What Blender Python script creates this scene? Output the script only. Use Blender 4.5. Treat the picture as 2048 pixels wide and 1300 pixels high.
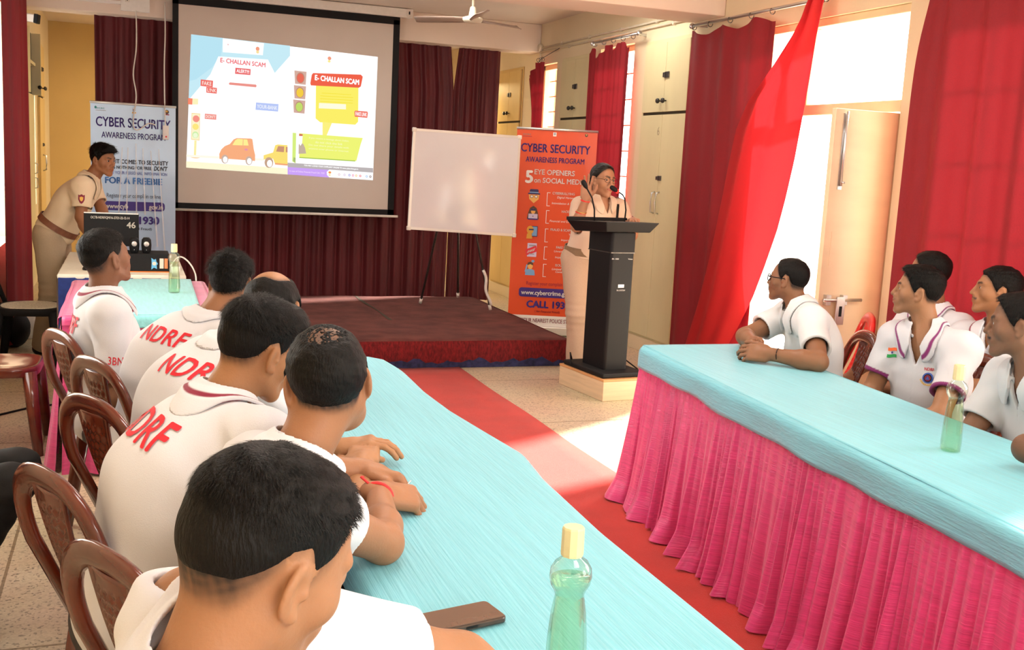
import bpy, bmesh, math, random
import numpy as np
from mathutils import Vector, Matrix
for _o in list(bpy.data.objects): bpy.data.objects.remove(_o)
SC = bpy.context.scene
COL = SC.collection
PI = math.pi
random.seed(3); np.random.seed(3)

# ---------------------------------------------------------------- camera
cam_d = bpy.data.cameras.new('camera'); cam = bpy.data.objects.new('camera', cam_d); COL.objects.link(cam)
cam_d.sensor_width = 36.0; cam_d.lens = 36.0*2104/2048; cam_d.clip_start = .05; cam_d.clip_end = 200
_ya, _pi, _ro = math.radians(20.26), math.radians(8.69), math.radians(2.95)
_f = Vector((math.sin(_ya)*math.cos(_pi), math.cos(_ya)*math.cos(_pi), -math.sin(_pi)))
_r = Vector((math.cos(_ya), -math.sin(_ya), 0)); _u = _r.cross(_f)
_r2 = _r*math.cos(_ro)+_u*math.sin(_ro); _u2 = _u*math.cos(_ro)-_r*math.sin(_ro)
_m = Matrix((( _r2.x, _u2.x, -_f.x, 0), (_r2.y, _u2.y, -_f.y, 0), (_r2.z, _u2.z, -_f.z, 1.55), (0, 0, 0, 1)))
cam.matrix_world = _m
SC.camera = cam

# ---------------------------------------------------------------- daylight, lamps, exposure
SC.view_settings.view_transform = 'Standard'; SC.view_settings.look = 'None'
SC.view_settings.gamma = 1.0; SC.view_settings.use_curve_mapping = False
SC.view_settings.exposure = 0.75
W = bpy.data.worlds.new('daylight'); SC.world = W; W.use_nodes = True
bg = W.node_tree.nodes['Background']; bg.inputs[0].default_value = (1.0, .97, .90, 1); bg.inputs[1].default_value = 4.5
def sun(d, strength, angle, col):
    l = bpy.data.lights.new('sun', 'SUN'); l.energy = strength; l.angle = math.radians(angle); l.color = col
    o = bpy.data.objects.new('sun', l); COL.objects.link(o)
    o.rotation_euler = Vector(d).to_track_quat('-Z', 'Y').to_euler(); o.location = (9, 8, 7)
def area(name, loc, size, power, col, d=(0, 0, -1)):
    l = bpy.data.lights.new(name, 'AREA'); l.shape = 'RECTANGLE'; l.size, l.size_y = size; l.energy = power; l.color = col
    o = bpy.data.objects.new(name, l); COL.objects.link(o); o.location = loc
    o.rotation_euler = Vector(d).to_track_quat('-Z', 'Y').to_euler()
sun((-1, -.33, -.66), 22.0, 5, (1, .95, .84))
# unseen fill lights added under the ceiling, for presumed tubes
for _i, (_x, _y, _p) in enumerate(((1.6, .2, 18), (.3, 2.4, 15), (3.1, 2.2, 12), (1.7, 4.6, 22), (2.2, 8.9, 15))):
    area('ceiling_area_light', (_x, _y, 2.96), (1.2, .5), _p, (1, .95, .88))
area('ceiling_area_light', (3.75, 8.0, 2.92), (.2, .9), 7, (1, .95, .86))
area('backstage_fill_light', (1.2, 13.4, 2.9), (.6, .6), 45, (1, .80, .48))  # warm area lights added backstage to brighten the ochre wall
area('backstage_fill_light', (3.9, 12.6, 2.5), (.3, .3), 9, (1, .78, .42))
# area light added behind the camera as unseen fill
area('rear_fill_light', (1.4, -2.3, 1.9), (3.2, 1.5), 15, (1, .97, .93), (0, 1, -.12))

# ---------------------------------------------------------------- helpers
def tag(o, label=None, cat=None, group=None, kind=None):
    if label: o['label'] = label
    if cat: o['category'] = cat
    if group: o['group'] = group
    if kind: o['kind'] = kind
    return o
def empty(name, loc, label=None, cat=None, group=None, rz=0):
    o = bpy.data.objects.new(name, None); COL.objects.link(o); o.location = loc; o.rotation_euler = (0, 0, rz)
    o.empty_display_size = .1
    return tag(o, label, cat, group)
class MB:
    """collects shapes, links them as one mesh object"""
    def __init__(s): s.v = []; s.f = []; s.mi = []
    def add(s, vs, fs, mi=0):
        b = len(s.v); s.v += [tuple(v) for v in vs]; s.f += [tuple(i+b for i in f) for f in fs]; s.mi += [mi]*len(fs); return s
    def box(s, c, h, R=None, mi=0):
        vs = []
        for i in (-1, 1):
            for j in (-1, 1):
                for k in (-1, 1):
                    p = np.array([i*h[0], j*h[1], k*h[2]], float)
                    if R is not None: p = R@p
                    vs.append(p+np.array(c))
        return s.add(vs, [(0, 1, 3, 2), (4, 6, 7, 5), (0, 4, 5, 1), (2, 3, 7, 6), (0, 2, 6, 4), (1, 5, 7, 3)], mi)
    def b2(s, lo, hi, mi=0):
        lo, hi = np.array(lo, float), np.array(hi, float); return s.box((lo+hi)/2, (hi-lo)/2, None, mi)
    def tube(s, pts, r, n=8, mi=0, cap=True, flat=1.0, hint=(0, 0, 1), twist=0):
        pts = [np.array(p, float) for p in pts]; rr = r if isinstance(r, (list, tuple)) else [r]*len(pts)
        vs = []; fs = []
        for i, p in enumerate(pts):
            t = nrm(pts[min(i+1, len(pts)-1)]-pts[max(i-1, 0)])
            h = np.array(hint, float)
            if abs(h@t) > .97: h = np.array([1., .1, 0])
            a = nrm(np.cross(h, t)); b = np.cross(t, a)
            for k in range(n):
                q = 2*PI*k/n+twist; vs.append(p+a*math.cos(q)*rr[i]+b*math.sin(q)*rr[i]*flat)
        for i in range(len(pts)-1):
            for k in range(n): fs.append((i*n+k, i*n+(k+1) % n, (i+1)*n+(k+1) % n, (i+1)*n+k))
        if cap: fs += [tuple(range(n-1, -1, -1)), tuple(range((len(pts)-1)*n, len(pts)*n))]
        return s.add(vs, fs, mi)
    def lathe(s, prof, c=(0, 0, 0), n=24, mi=0, sx=1, sy=1, R=None):
        vs = []; fs = []
        for r, z in prof:
            for k in range(n):
                p = np.array([r*math.cos(2*PI*k/n)*sx, r*math.sin(2*PI*k/n)*sy, z])
                vs.append((R@p if R is not None else p)+np.array(c))
        for i in range(len(prof)-1):
            for k in range(n): fs.append((i*n+k, i*n+(k+1) % n, (i+1)*n+(k+1) % n, (i+1)*n+k))
        fs += [tuple(range(n-1, -1, -1)), tuple(range((len(prof)-1)*n, len(prof)*n))]
        return s.add(vs, fs, mi)
    def grid(s, P, mi=0, close=False):
        nu, nv = len(P), len(P[0]); vs = [p for r in P for p in r]; fs = []
        for i in range(nu if close else nu-1):
            for j in range(nv-1): fs.append((i*nv+j, ((i+1) % nu)*nv+j, ((i+1) % nu)*nv+j+1, i*nv+j+1))
        return s.add(vs, fs, mi)
    def prism(s, poly, o, ux, uy, uz, dep, mi=0):
        o, ux, uy, uz = (np.array(a, float) for a in (o, ux, uy, uz)); n = len(poly)
        vs = [o+ux*a+uy*b for a, b in poly]+[o+ux*a+uy*b+uz*dep for a, b in poly]
        fs = [tuple(range(n-1, -1, -1)), tuple(range(n, 2*n))]+[(i, (i+1) % n, n+(i+1) % n, n+i) for i in range(n)]
        return s.add(vs, fs, mi)
    def build(s, name, mats, parent=None, smooth=False, bevel=0, sub=0, solid=0, origin=None):
        me = bpy.data.meshes.new(name)
        v = np.array(s.v, float)
        off = np.zeros(3)
        if parent is None and origin is not None: off = np.array(origin, float); v = v-off
        me.from_pydata([tuple(p) for p in v], [], s.f); 
        for m in (mats if isinstance(mats, (list, tuple)) else [mats]): me.materials.append(m)
        for p, k in zip(me.polygons, s.mi): p.material_index = k; p.use_smooth = smooth
        bm = bmesh.new(); bm.from_mesh(me); bmesh.ops.recalc_face_normals(bm, faces=bm.faces); bm.to_mesh(me); bm.free()
        o = bpy.data.objects.new(name, me); COL.objects.link(o); o.location = off
        if parent is not None: o.parent = parent
        if solid: md = o.modifiers.new('solid', 'SOLIDIFY'); md.thickness = solid; md.offset = 0
        if bevel: md = o.modifiers.new('bevel', 'BEVEL'); md.width = bevel; md.segments = 2; md.limit_method = 'ANGLE'
        if sub: md = o.modifiers.new('sub', 'SUBSURF'); md.levels = sub; md.render_levels = sub
        return o
def struct(o): o['kind'] = 'structure'; return o
def dup(root, loc, rz=None, label=None, group=None, name=None):
    r = root.copy(); COL.objects.link(r); r.location = loc
    if rz is not None: r.rotation_euler = (0, 0, rz)
    if label: r['label'] = label
    if group: r['group'] = group
    for ch in list(root.children):
        c = ch.copy(); COL.objects.link(c); c.parent = r
        for g in list(ch.children):
            d = g.copy(); COL.objects.link(d); d.parent = c
    return r
def ring2d(r, n=20, sx=1, sy=1, c=(0, 0)): return [(c[0]+r*sx*math.cos(2*PI*i/n), c[1]+r*sy*math.sin(2*PI*i/n)) for i in range(n)]
def rrect(x0, y0, x1, y1, r, n=4):
    out = []
    for cx, cy, a in ((x1-r, y1-r, 0), (x0+r, y1-r, 90), (x0+r, y0+r, 180), (x1-r, y0+r, 270)):
        for i in range(n+1):
            t = math.radians(a+90*i/n); out.append((cx+r*math.cos(t), cy+r*math.sin(t)))
    return out

# ---------------------------------------------------------------- materials
M = {}
def mat(name, col, rough=.6, var=0, vscale=(8, 8, 8), bump=0, bscale=None, metal=0, spec=.5, sheen=0, trans=0, coat=0, emit=0, tint=False, transl=0, detail=4, col2=None, alpha=1, sss=0, ior=1.45):
    m = bpy.data.materials.new(name); m.use_nodes = True; nt = m.node_tree; N = nt.nodes; L = nt.links
    b = N['Principled BSDF']; b.inputs['Roughness'].default_value = rough; b.inputs['Metallic'].default_value = metal
    b.inputs['Specular IOR Level'].default_value = spec; b.inputs['IOR'].default_value = ior
    b.inputs['Sheen Weight'].default_value = sheen; b.inputs['Transmission Weight'].default_value = trans
    b.inputs['Coat Weight'].default_value = coat; b.inputs['Coat Roughness'].default_value = .08
    if sss: b.inputs['Subsurface Weight'].default_value = sss; b.inputs['Subsurface Radius'].default_value = (.012, .005, .003); b.inputs['Subsurface Scale'].default_value = .6
    c4 = (*col, 1); b.inputs['Base Color'].default_value = c4
    src = None
    if tint:
        a = N.new('ShaderNodeVertexColor'); a.layer_name = 'tint'; src = a.outputs['Color']; L.new(src, b.inputs['Base Color'])
    if var or bump or col2:
        tc = N.new('ShaderNodeTexCoord'); mp = N.new('ShaderNodeMapping'); mp.inputs['Scale'].default_value = vscale
        L.new(tc.outputs['Object'], mp.inputs['Vector'])
        nz = N.new('ShaderNodeTexNoise'); nz.inputs['Scale'].default_value = 1; nz.inputs['Detail'].default_value = detail; L.new(mp.outputs['Vector'], nz.inputs['Vector'])
        if var or col2:
            mx = N.new('ShaderNodeMix'); mx.data_type = 'RGBA'
            cr = N.new('ShaderNodeValToRGB'); cr.color_ramp.elements[0].position = .32; cr.color_ramp.elements[1].position = .68
            L.new(nz.outputs['Fac'], cr.inputs['Fac']); L.new(cr.outputs['Color'], mx.inputs['Factor'])
            lo = col2 if col2 else tuple(x*(1-var) for x in col); hi = col if col2 else tuple(min(x*(1+var), 1) for x in col)
            mx.inputs['A'].default_value = (*lo, 1); mx.inputs['B'].default_value = (*hi, 1)
            if not tint: L.new(mx.outputs['Result'], b.inputs['Base Color']); src = mx.outputs['Result']
        if bump:
            bp = N.new('ShaderNodeBump'); bp.inputs['Strength'].default_value = bump; bp.inputs['Distance'].default_value = .01
            fac = nz.outputs['Fac']
            if bscale:
                mp2 = N.new('ShaderNodeMapping'); mp2.inputs['Scale'].default_value = bscale; L.new(tc.outputs['Object'], mp2.inputs['Vector'])
                n2 = N.new('ShaderNodeTexNoise'); n2.inputs['Scale'].default_value = 1; n2.inputs['Detail'].default_value = 3; L.new(mp2.outputs['Vector'], n2.inputs['Vector']); fac = n2.outputs['Fac']
            L.new(fac, bp.inputs['Height']); L.new(bp.outputs['Normal'], b.inputs['Normal'])
    if emit:
        b.inputs['Emission Color'].default_value = c4; b.inputs['Emission Strength'].default_value = emit
    if alpha < 1: b.inputs['Alpha'].default_value = alpha
    if transl:
        t = N.new('ShaderNodeBsdfTranslucent'); ms = N.new('ShaderNodeMixShader'); ms.inputs['Fac'].default_value = transl
        if src is not None: L.new(src, t.inputs['Color'])
        else: t.inputs['Color'].default_value = c4
        L.new(b.outputs['BSDF'], ms.inputs[1]); L.new(t.outputs['BSDF'], ms.inputs[2]); L.new(ms.outputs['Shader'], N['Material Output'].inputs['Surface'])
    M[name] = m
    return m
mat('skin', (.3, .15, .08), .5, tint=True, spec=.4, bump=.08, vscale=(160, 160, 160), sss=.12)
mat('hair', (.0045, .0035, .003), .5, spec=.18, bump=.4, vscale=(260, 260, 60))
mat('hair_long', (.006, .0045, .004), .42, spec=.3, bump=.35, vscale=(200, 200, 40))
mat('eye', (.7, .7, .7), .15, tint=True)
mat('shirt', (.80, .78, .80), .85, tint=True, sheen=.15, bump=.12, vscale=(420, 420, 420))
mat('khaki', (.62, .50, .34), .85, tint=True, bump=.15, vscale=(300, 300, 300), sheen=.1)
mat('trouser', (.05, .045, .05), .85, bump=.2, vscale=(250, 250, 250))
mat('beige_trouser', (.50, .36, .26), .85, bump=.2, vscale=(250, 250, 250), var=.06)
mat('tan_trouser', (.44, .34, .235), .85, bump=.2, vscale=(250, 250, 250), var=.06)
mat('red_print', (.62, .015, .03), .7, var=.06, vscale=(90, 90, 90))
mat('black_leather', (.015, .014, .014), .45, var=.2, vscale=(40, 40, 40))
mat('black_plastic', (.009, .009, .010), .5, spec=.2, bump=.05, vscale=(300, 300, 300))
mat('matt_black', (.009, .009, .010), .65, spec=.25, bump=.08, vscale=(200, 200, 200))
mat('brown_plastic', (.115, .019, .008), .2, var=.25, vscale=(5, 5, 14), coat=.5, spec=.5)
mat('red_plastic', (.62, .012, .010), .3, var=.05, vscale=(20, 20, 20), coat=.4)
mat('orange_plastic', (.75, .17, .01), .35, var=.05, vscale=(20, 20, 20))
mat('white_plastic', (.78, .76, .72), .4, var=.03, vscale=(30, 30, 30))
mat('wire_white', (.72, .68, .62), .5, var=.04, vscale=(40, 40, 40))
mat('steel', (.62, .62, .62), .32, metal=1, bump=.06, vscale=(200, 200, 200))
mat('dark_steel', (.10, .09, .085), .4, metal=.8, var=.2, vscale=(60, 60, 60))
mat('brass', (.65, .42, .14), .3, metal=1, var=.1, vscale=(80, 80, 80))
mat('red_thread', (.80, .04, .04), .7, var=.1, vscale=(200, 200, 200))
mat('blue_cloth', (.145, .49, .60), .48, var=.055, vscale=(70, 3.0, 70), bump=.35, bscale=(170, 6, 170), sheen=.2, detail=6)
mat('blue_cloth_b', (.22, .58, .60), .55, var=.08, vscale=(60, 8, 60), bump=.25, bscale=(120, 30, 120), sheen=.2, detail=6)
mat('pink_satin', (.56, .05, .19), .36, var=.13, vscale=(6, 6, 150), bump=.30, bscale=(10, 10, 230), sheen=.25, spec=.6, detail=6)
mat('blue_drape', (.012, .035, .19), .8, var=.15, vscale=(30, 30, 30), sheen=.1)
mat('velvet', (.085, .0015, .005), .6, var=.18, vscale=(14, 14, 2), sheen=.08, bump=.1, bscale=(200, 200, 200))
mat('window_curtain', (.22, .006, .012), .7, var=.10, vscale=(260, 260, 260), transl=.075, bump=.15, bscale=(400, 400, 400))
mat('door_curtain', (.46, .010, .014), .7, var=.06, vscale=(260, 260, 260), transl=.26, bump=.12, bscale=(400, 400, 400))  # same cloth, its backlit brightness put into the colour
mat('shaded_curtain', (.22, .006, .012), .7, var=.10, vscale=(260, 260, 260), transl=.05, bump=.15, bscale=(400, 400, 400))  # same cloth without a lining, shade put in by dark colour and low translucency
mat('glass', (.97, .99, .97), .02, trans=1.0, ior=1.2)
def clear(name, tint, gloss, rough):
    m = bpy.data.materials.new(name); m.use_nodes = True; N = m.node_tree.nodes; L = m.node_tree.links; N.remove(N['Principled BSDF'])
    t = N.new('ShaderNodeBsdfTransparent'); t.inputs['Color'].default_value = (*tint, 1); g = N.new('ShaderNodeBsdfGlossy'); g.inputs['Roughness'].default_value = rough
    lw = N.new('ShaderNodeLayerWeight'); lw.inputs['Blend'].default_value = gloss; x = N.new('ShaderNodeMixShader')
    L.new(lw.outputs['Facing'], x.inputs['Fac']); L.new(t.outputs[0], x.inputs[1]); L.new(g.outputs[0], x.inputs[2]); L.new(x.outputs[0], N['Material Output'].inputs['Surface']); M[name] = m
clear('bottle_plastic', (.90, .95, .88), .16, .05); clear('water', (.87, .94, .82), .06, .02)
mat('cap_cream', (.72, .66, .36), .4, var=.03, vscale=(60, 60, 60))
# ---------------------------------------------------------------- implicit surfaces (people, soft things)
def A(*v): return np.array(v, dtype=np.float32)
def nrm(v):
    v = np.asarray(v, dtype=np.float64); return v/max(np.linalg.norm(v), 1e-9)
def length(v): return np.sqrt((v*v).sum(1))
def s_sph(p, c, r): return length(p-A(*c))-r
def s_ell(p, c, r, R=None):
    q = p-A(*c)
    if R is not None: q = q@R.astype(np.float32)
    r = A(*r); k0 = length(q/r); k1 = length(q/(r*r))
    return k0*(k0-1)/np.maximum(k1, 1e-6)
def s_cone(p, a, b, r1, r2):
    a = A(*a); b = A(*b); ab = b-a; L2 = max(float(ab@ab), 1e-9)
    t = np.clip(((p-a)@ab)/L2, 0, 1)
    return length(p-a-t[:, None]*ab)-(r1+(r2-r1)*t)
def s_box(p, c, h, r, R=None):
    q = p-A(*c)
    if R is not None: q = q@R.astype(np.float32)
    q = np.abs(q)-(A(*h)-r)
    return length(np.maximum(q, 0))+np.minimum(q.max(1), 0)-r
def smin(a, b, k):
    h = np.maximum(k-np.abs(a-b), 0)/k
    return np.minimum(a, b)-h*h*k*.25
def smax(a, b, k): return -smin(-a, -b, k)
def sstep(e0, e1, x):
    t = np.clip((x-e0)/(e1-e0), 0, 1); return t*t*(3-2*t)
def lump(p, f, seed=0):
    r = np.random.RandomState(seed); o = np.zeros(len(p), np.float32)
    for i in range(5):
        k = nrm(r.normal(size=3))*f*(.7+.7*r.rand()); o += np.sin(p@k.astype(np.float32)+r.rand()*6.28)
    return o/3.0

def sdf_mesh(fn, lo, hi, h):
    """sparse surface nets: returns verts, quads"""
    B = 8
    lo = np.asarray(lo, np.float64)-2*h; hi = np.asarray(hi, np.float64)+2*h
    nb = np.ceil((hi-lo)/(h*B)).astype(int)
    n = nb*B
    g = np.stack(np.meshgrid(*[np.arange(k) for k in nb], indexing='ij'), -1).reshape(-1, 3)
    cen = (lo+(g*B+(B-1)/2)*h).astype(np.float32)
    d0 = fn(cen)
    D = np.where(d0 < 0, -1., 1.).astype(np.float32).reshape(nb)
    D = np.repeat(np.repeat(np.repeat(D, B, 0), B, 1), B, 2)
    act = g[np.abs(d0) < h*B*.87*1.25+.012]
    off = np.stack(np.meshgrid(*[np.arange(B)]*3, indexing='ij'), -1).reshape(-1, 3)
    for s in range(0, len(act), 600):
        a = act[s:s+600]
        idx = (a[:, None, :]*B+off[None]).reshape(-1, 3)
        D[idx[:, 0], idx[:, 1], idx[:, 2]] = fn((lo+idx*h).astype(np.float32))
    D[0] = D[-1] = 1; D[:, 0] = D[:, -1] = 1; D[:, :, 0] = D[:, :, -1] = 1
    I = (D < 0).astype(np.uint8)
    c = np.zeros(np.array(I.shape)-1, np.uint8)
    C8 = [(i, j, k) for i in (0, 1) for j in (0, 1) for k in (0, 1)]
    m = np.array(I.shape)-1
    for i, j, k in C8: c += I[i:i+m[0], j:j+m[1], k:k+m[2]]
    cells = np.argwhere((c > 0) & (c < 8))
    V8 = np.stack([D[cells[:, 0]+i, cells[:, 1]+j, cells[:, 2]+k] for i, j, k in C8], 1)
    acc = np.zeros((len(cells), 3)); cnt = np.zeros(len(cells))
    for a in range(8):
        for b in range(a+1, 8):
            ca, cb = np.array(C8[a]), np.array(C8[b])
            if np.abs(ca-cb).sum() != 1: continue
            va, vb = V8[:, a], V8[:, b]; x = (va < 0) != (vb < 0)
            t = np.where(x, va/np.where(x, va-vb, 1), 0)
            acc += np.where(x[:, None], ca+t[:, None]*(cb-ca), 0); cnt += x
    verts = lo+(cells+acc/cnt[:, None])*h
    ids = -np.ones(c.shape, np.int32); ids[tuple(cells.T)] = np.arange(len(cells))
    quads = []
    for ax in range(3):
        u, v = (ax+1) % 3, (ax+2) % 3
        sl0 = [slice(None)]*3; sl1 = [slice(None)]*3
        sl0[ax] = slice(0, -1); sl1[ax] = slice(1, None)
        s0, s1 = I[tuple(sl0)], I[tuple(sl1)]
        e = np.argwhere(s0 != s1)
        e = e[(e[:, u] > 0) & (e[:, v] > 0)]
        if not len(e): continue
        du = np.zeros(3, int); du[u] = 1; dv = np.zeros(3, int); dv[v] = 1
        q = np.stack([ids[tuple((e-du-dv).T)], ids[tuple((e-dv).T)], ids[tuple(e.T)], ids[tuple((e-du).T)]], 1)
        fl = s0[tuple(e.T)] == 0
        q[fl] = q[fl][:, ::-1]
        quads.append(q)
    return verts, np.concatenate(quads)

def np_mesh(name, verts, quads, mats, parent=None, cols=None, tris=None, smooth=True, mat_idx=None):
    me = bpy.data.meshes.new(name)
    quads = np.asarray(quads, np.int32).reshape(-1, 4)
    nq = len(quads); tr = np.zeros((0, 3), np.int32) if tris is None else np.asarray(tris, np.int32).reshape(-1, 3)
    me.vertices.add(len(verts)); me.vertices.foreach_set('co', np.asarray(verts, np.float32).ravel())
    lv = np.concatenate([quads.ravel(), tr.ravel()]).astype(np.int32)
    me.loops.add(len(lv)); me.loops.foreach_set('vertex_index', lv)
    me.polygons.add(nq+len(tr))
    st = np.concatenate([np.arange(nq)*4, nq*4+np.arange(len(tr))*3]).astype(np.int32)
    me.polygons.foreach_set('loop_start', st)
    me.polygons.foreach_set('use_smooth', np.full(nq+len(tr), smooth))
    if mat_idx is not None: me.polygons.foreach_set('material_index', np.asarray(mat_idx, np.int32))
    me.update(calc_edges=True); me.validate()
    for m in (mats if isinstance(mats, (list, tuple)) else [mats]): me.materials.append(m)
    if cols is not None:
        at = me.color_attributes.new('tint', 'FLOAT_COLOR', 'POINT')
        c4 = np.ones((len(verts), 4), np.float32); c4[:, :3] = cols
        at.data.foreach_set('color', c4.ravel())
    o = bpy.data.objects.new(name, me); COL.objects.link(o)
    if parent is not None: o.parent = parent
    return o
# ---------------------------------------------------------------- heads, hands, bodies
def rot_az(az, pitch=0, roll=0):
    """columns: left(-right) .. x = person's right, y = facing, z = up.  az in degrees clockwise from +Y"""
    a, p, r = math.radians(az), math.radians(pitch), math.radians(roll)
    f = np.array([math.sin(a)*math.cos(p), math.cos(a)*math.cos(p), math.sin(p)])
    x = np.array([math.cos(a), -math.sin(a), 0]); u = np.cross(x, f)
    x2 = x*math.cos(r)-u*math.sin(r); u2 = np.cross(x2, f)
    return np.stack([x2, f, u2], 1)

def head_sdf(q, P):
    """q in head space; y forward, z up"""
    w = P.get('wide', 1.0)
    s = np.stack([np.abs(q[:, 0])/w, q[:, 1], q[:, 2]], 1)
    d = s_ell(s, (0, -.018, .035), (.075, .098, .089))
    d = smin(d, s_ell(s, (0, .028, .0), (.062, .062, .100)), .03)
    d = smin(d, s_cone(s, (.050, -.004, -.048), (.018, .066, -.096), .020, .018), .03)
    d = smin(d, s_sph(s, (0, .079, -.101), .0205+P.get('chin', 0)), .02)
    d = smin(d, s_sph(s, (.046, .050, -.020), .023), .03)
    if P.get('fat', 0): d = smin(d, s_sph(s, (.040, .035, -.070), .028+P['fat']), .03)
    d = smin(d, s_cone(s, (.010, .089, .031), (.046, .070, .030), .008, .009), .014)
    d = smax(d, -s_sph(s, (.033, .100, .010), .0155), .016)
    # eyelids with a real opening
    d = smin(d, s_sph(s, (.0325, .0745, .010), .0150), .006)
    d = smax(d, -s_ell(s, (.0325, .0925, .0095), (.0148, .011, .0060)), .0025)
    nl = P.get('nose', 1.0)
    d = smin(d, s_cone(s, (0, .092, .020), (0, .092+.0195*nl, -.024), .0070, .0105), .014)
    d = smin(d, s_cone(s, (0, .090, -.028), (0, .090, -.044), .013, .012), .010)
    d = smin(d, s_sph(s, (.0120, .098, -.0295), .0088), .007)
    d = smin(d, s_ell(s, (0, .080, -.056), (.033, .024, .028)), .02)
    d = smin(d, s_cone(s, (0, .1025, -.0525), (.021, .0920, -.0570), .0052, .0030), .006)
    d = smin(d, s_cone(s, (0, .1010, -.0640), (.018, .0915, -.0605), .0064, .0034), .006)
    d = smax(d, -s_cone(s, (0, .1085, -.0580), (.023, .0945, -.0582), .0016, .0012), .002)
    # ears
    ce, se = math.cos(.35), math.sin(.35)
    Re = np.array([[ce, -se, 0], [se, ce, 0], [0, 0, 1.]])
    e = s_ell(s, (.079, -.014, -.002), (.0070, .0185, .0320), Re)
    e = smax(e, -s_ell(s, (.0865, -.010, .000), (.0070, .0105, .0205), Re), .004)
    e = smin(e, s_sph(s, (.0765, -.003, -.030), .0075), .008)
    e = smin(e, s_sph(s, (.0765, .002, -.004), .006), .006)
    d = smin(d, e, .010)
    return d

def hair_mask(q, P):
    """signed amount above the hairline (metres-ish); >0 is hair"""
    x, y, z = np.abs(q[:, 0]), q[:, 1], q[:, 2]
    ph = np.degrees(np.arctan2(x, y))            # 0 front .. 180 back
    xs = P.get('line', [(0, .082), (28, .078), (46, .058), (58, .040), (70, .012), (84, -.012), (96, .030), (112, .018), (128, -.032), (145, -.062), (180, -.070)])
    zl = np.interp(ph, [a for a, b in xs], [b for a, b in xs]).astype(np.float32)
    m = z-zl
    if 'bald' in P:                              # bald crown: (y, z, radius)
        by, bz, br = P['bald']
        m = np.minimum(m, length(q*A(.85, 1, 1)-A(0, by, bz))-br+.006*lump(q, 90, 2))
    return m

def hair_thick(q, P):
    m = hair_mask(q, P)
    t_top, t_side = P.get('hair', (.020, .006))
    z = q[:, 2]; y = q[:, 1]
    top = sstep(.02, .095, z)
    if P.get('fade'): top = sstep(.035, .09, z); m = m-.020*sstep(.05, -.02, z)*P['fade']
    t = t_side+(t_top-t_side)*top
    t = t+P.get('quiff', 0)*sstep(.02, .08, y)*sstep(.06, .10, z)
    t = t*sstep(.002, .004+P.get('soft', .024), m)-.0028*sstep(.014, .0, m)
    if 'thin' in P:
        cy, cz, cr = P['thin']; dd = length(q*A(.9, 1, 1)-A(0, cy, cz))
        t = t-.0085*np.clip(sstep(cr, cr*.35, dd)*(.75+.8*np.maximum(lump(q, 1000, 12), -.5)), 0, 1.2)
    return t, m

HAND = dict(root=[(.029, .086), (.0095, .091), (-.0105, .088), (-.0285, .079)], ln=[.076, .084, .078, .061])
def hand_sdf(q, side, curl, spread=.06, thumb=.6):
    """q in hand space: +y to the fingers, +x to the thumb (mirrored by side), +z the back of the hand"""
    s = q*A(side, 1, 1)
    d = s_box(s, (0, .047, -.002), (.041, .046, .0155), .014)
    d = smin(d, s_cone(s, (0, -.02, 0), (0, .03, -.001), .0255, .024), .02)
    d = smin(d, s_ell(s, (.024, .032, -.010), (.019, .030, .014)), .015)
    fs = None
    for i in range(4):
        cu = curl[i] if isinstance(curl, (list, tuple)) else curl
        x, y = HAND['root'][i]; L = HAND['ln'][i]
        a = (1.5-i)*spread; p0 = np.array([x, y, -.001]); ang = 0
        dirx = np.array([math.sin(a), math.cos(a), 0]); r = .0092 if i < 3 else .0082
        for seg, (fr, k) in enumerate(((.46, 1.0), (.30, 1.15), (.26, .75))):
            ang += cu*k; dv = dirx*math.cos(ang)+np.array([0, 0, -1])*math.sin(ang)
            p1 = p0+dv*L*fr
            c = s_cone(s, p0, p1, r, r*.93); r *= .93
            fs_i = c if seg == 0 else smin(fs_i, c, .004)
            p0 = p1
        d = smin(d, fs_i, .006) if fs is None else smin(d, fs_i, .005)
        fs = 1
    p0 = np.array([.032, .022, -.006]); u = np.array([math.sin(thumb), math.cos(thumb), -.25])
    p1 = p0+nrm(u)*.042; p2 = p1+nrm(u*np.array([.55, 1.1, 1.4]))*.032; p3 = p2+nrm(u*np.array([.2, 1.2, 1.6]))*.026
    for a, b, r1, r2 in ((p0, p1, .013, .0112), (p1, p2, .0108, .0098), (p2, p3, .0098, .0082)):
        d = smin(d, s_cone(s, a, b, r1, r2), .007)
    return d

def ik(S, W, pole, l1=.295, l2=.255):
    S, W, pole = (np.asarray(v, float) for v in (S, W, pole))
    v = W-S; D = np.linalg.norm(v); D2 = min(D, (l1+l2)*.995); u = v/max(D, 1e-6)
    k = (l1*l1-l2*l2+D2*D2)/(2*D2); hgt = math.sqrt(max(l1*l1-k*k, 0))
    pv = pole-u*(pole@u); pv = nrm(pv)
    return S+u*k*D/D2+pv*hgt

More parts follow.
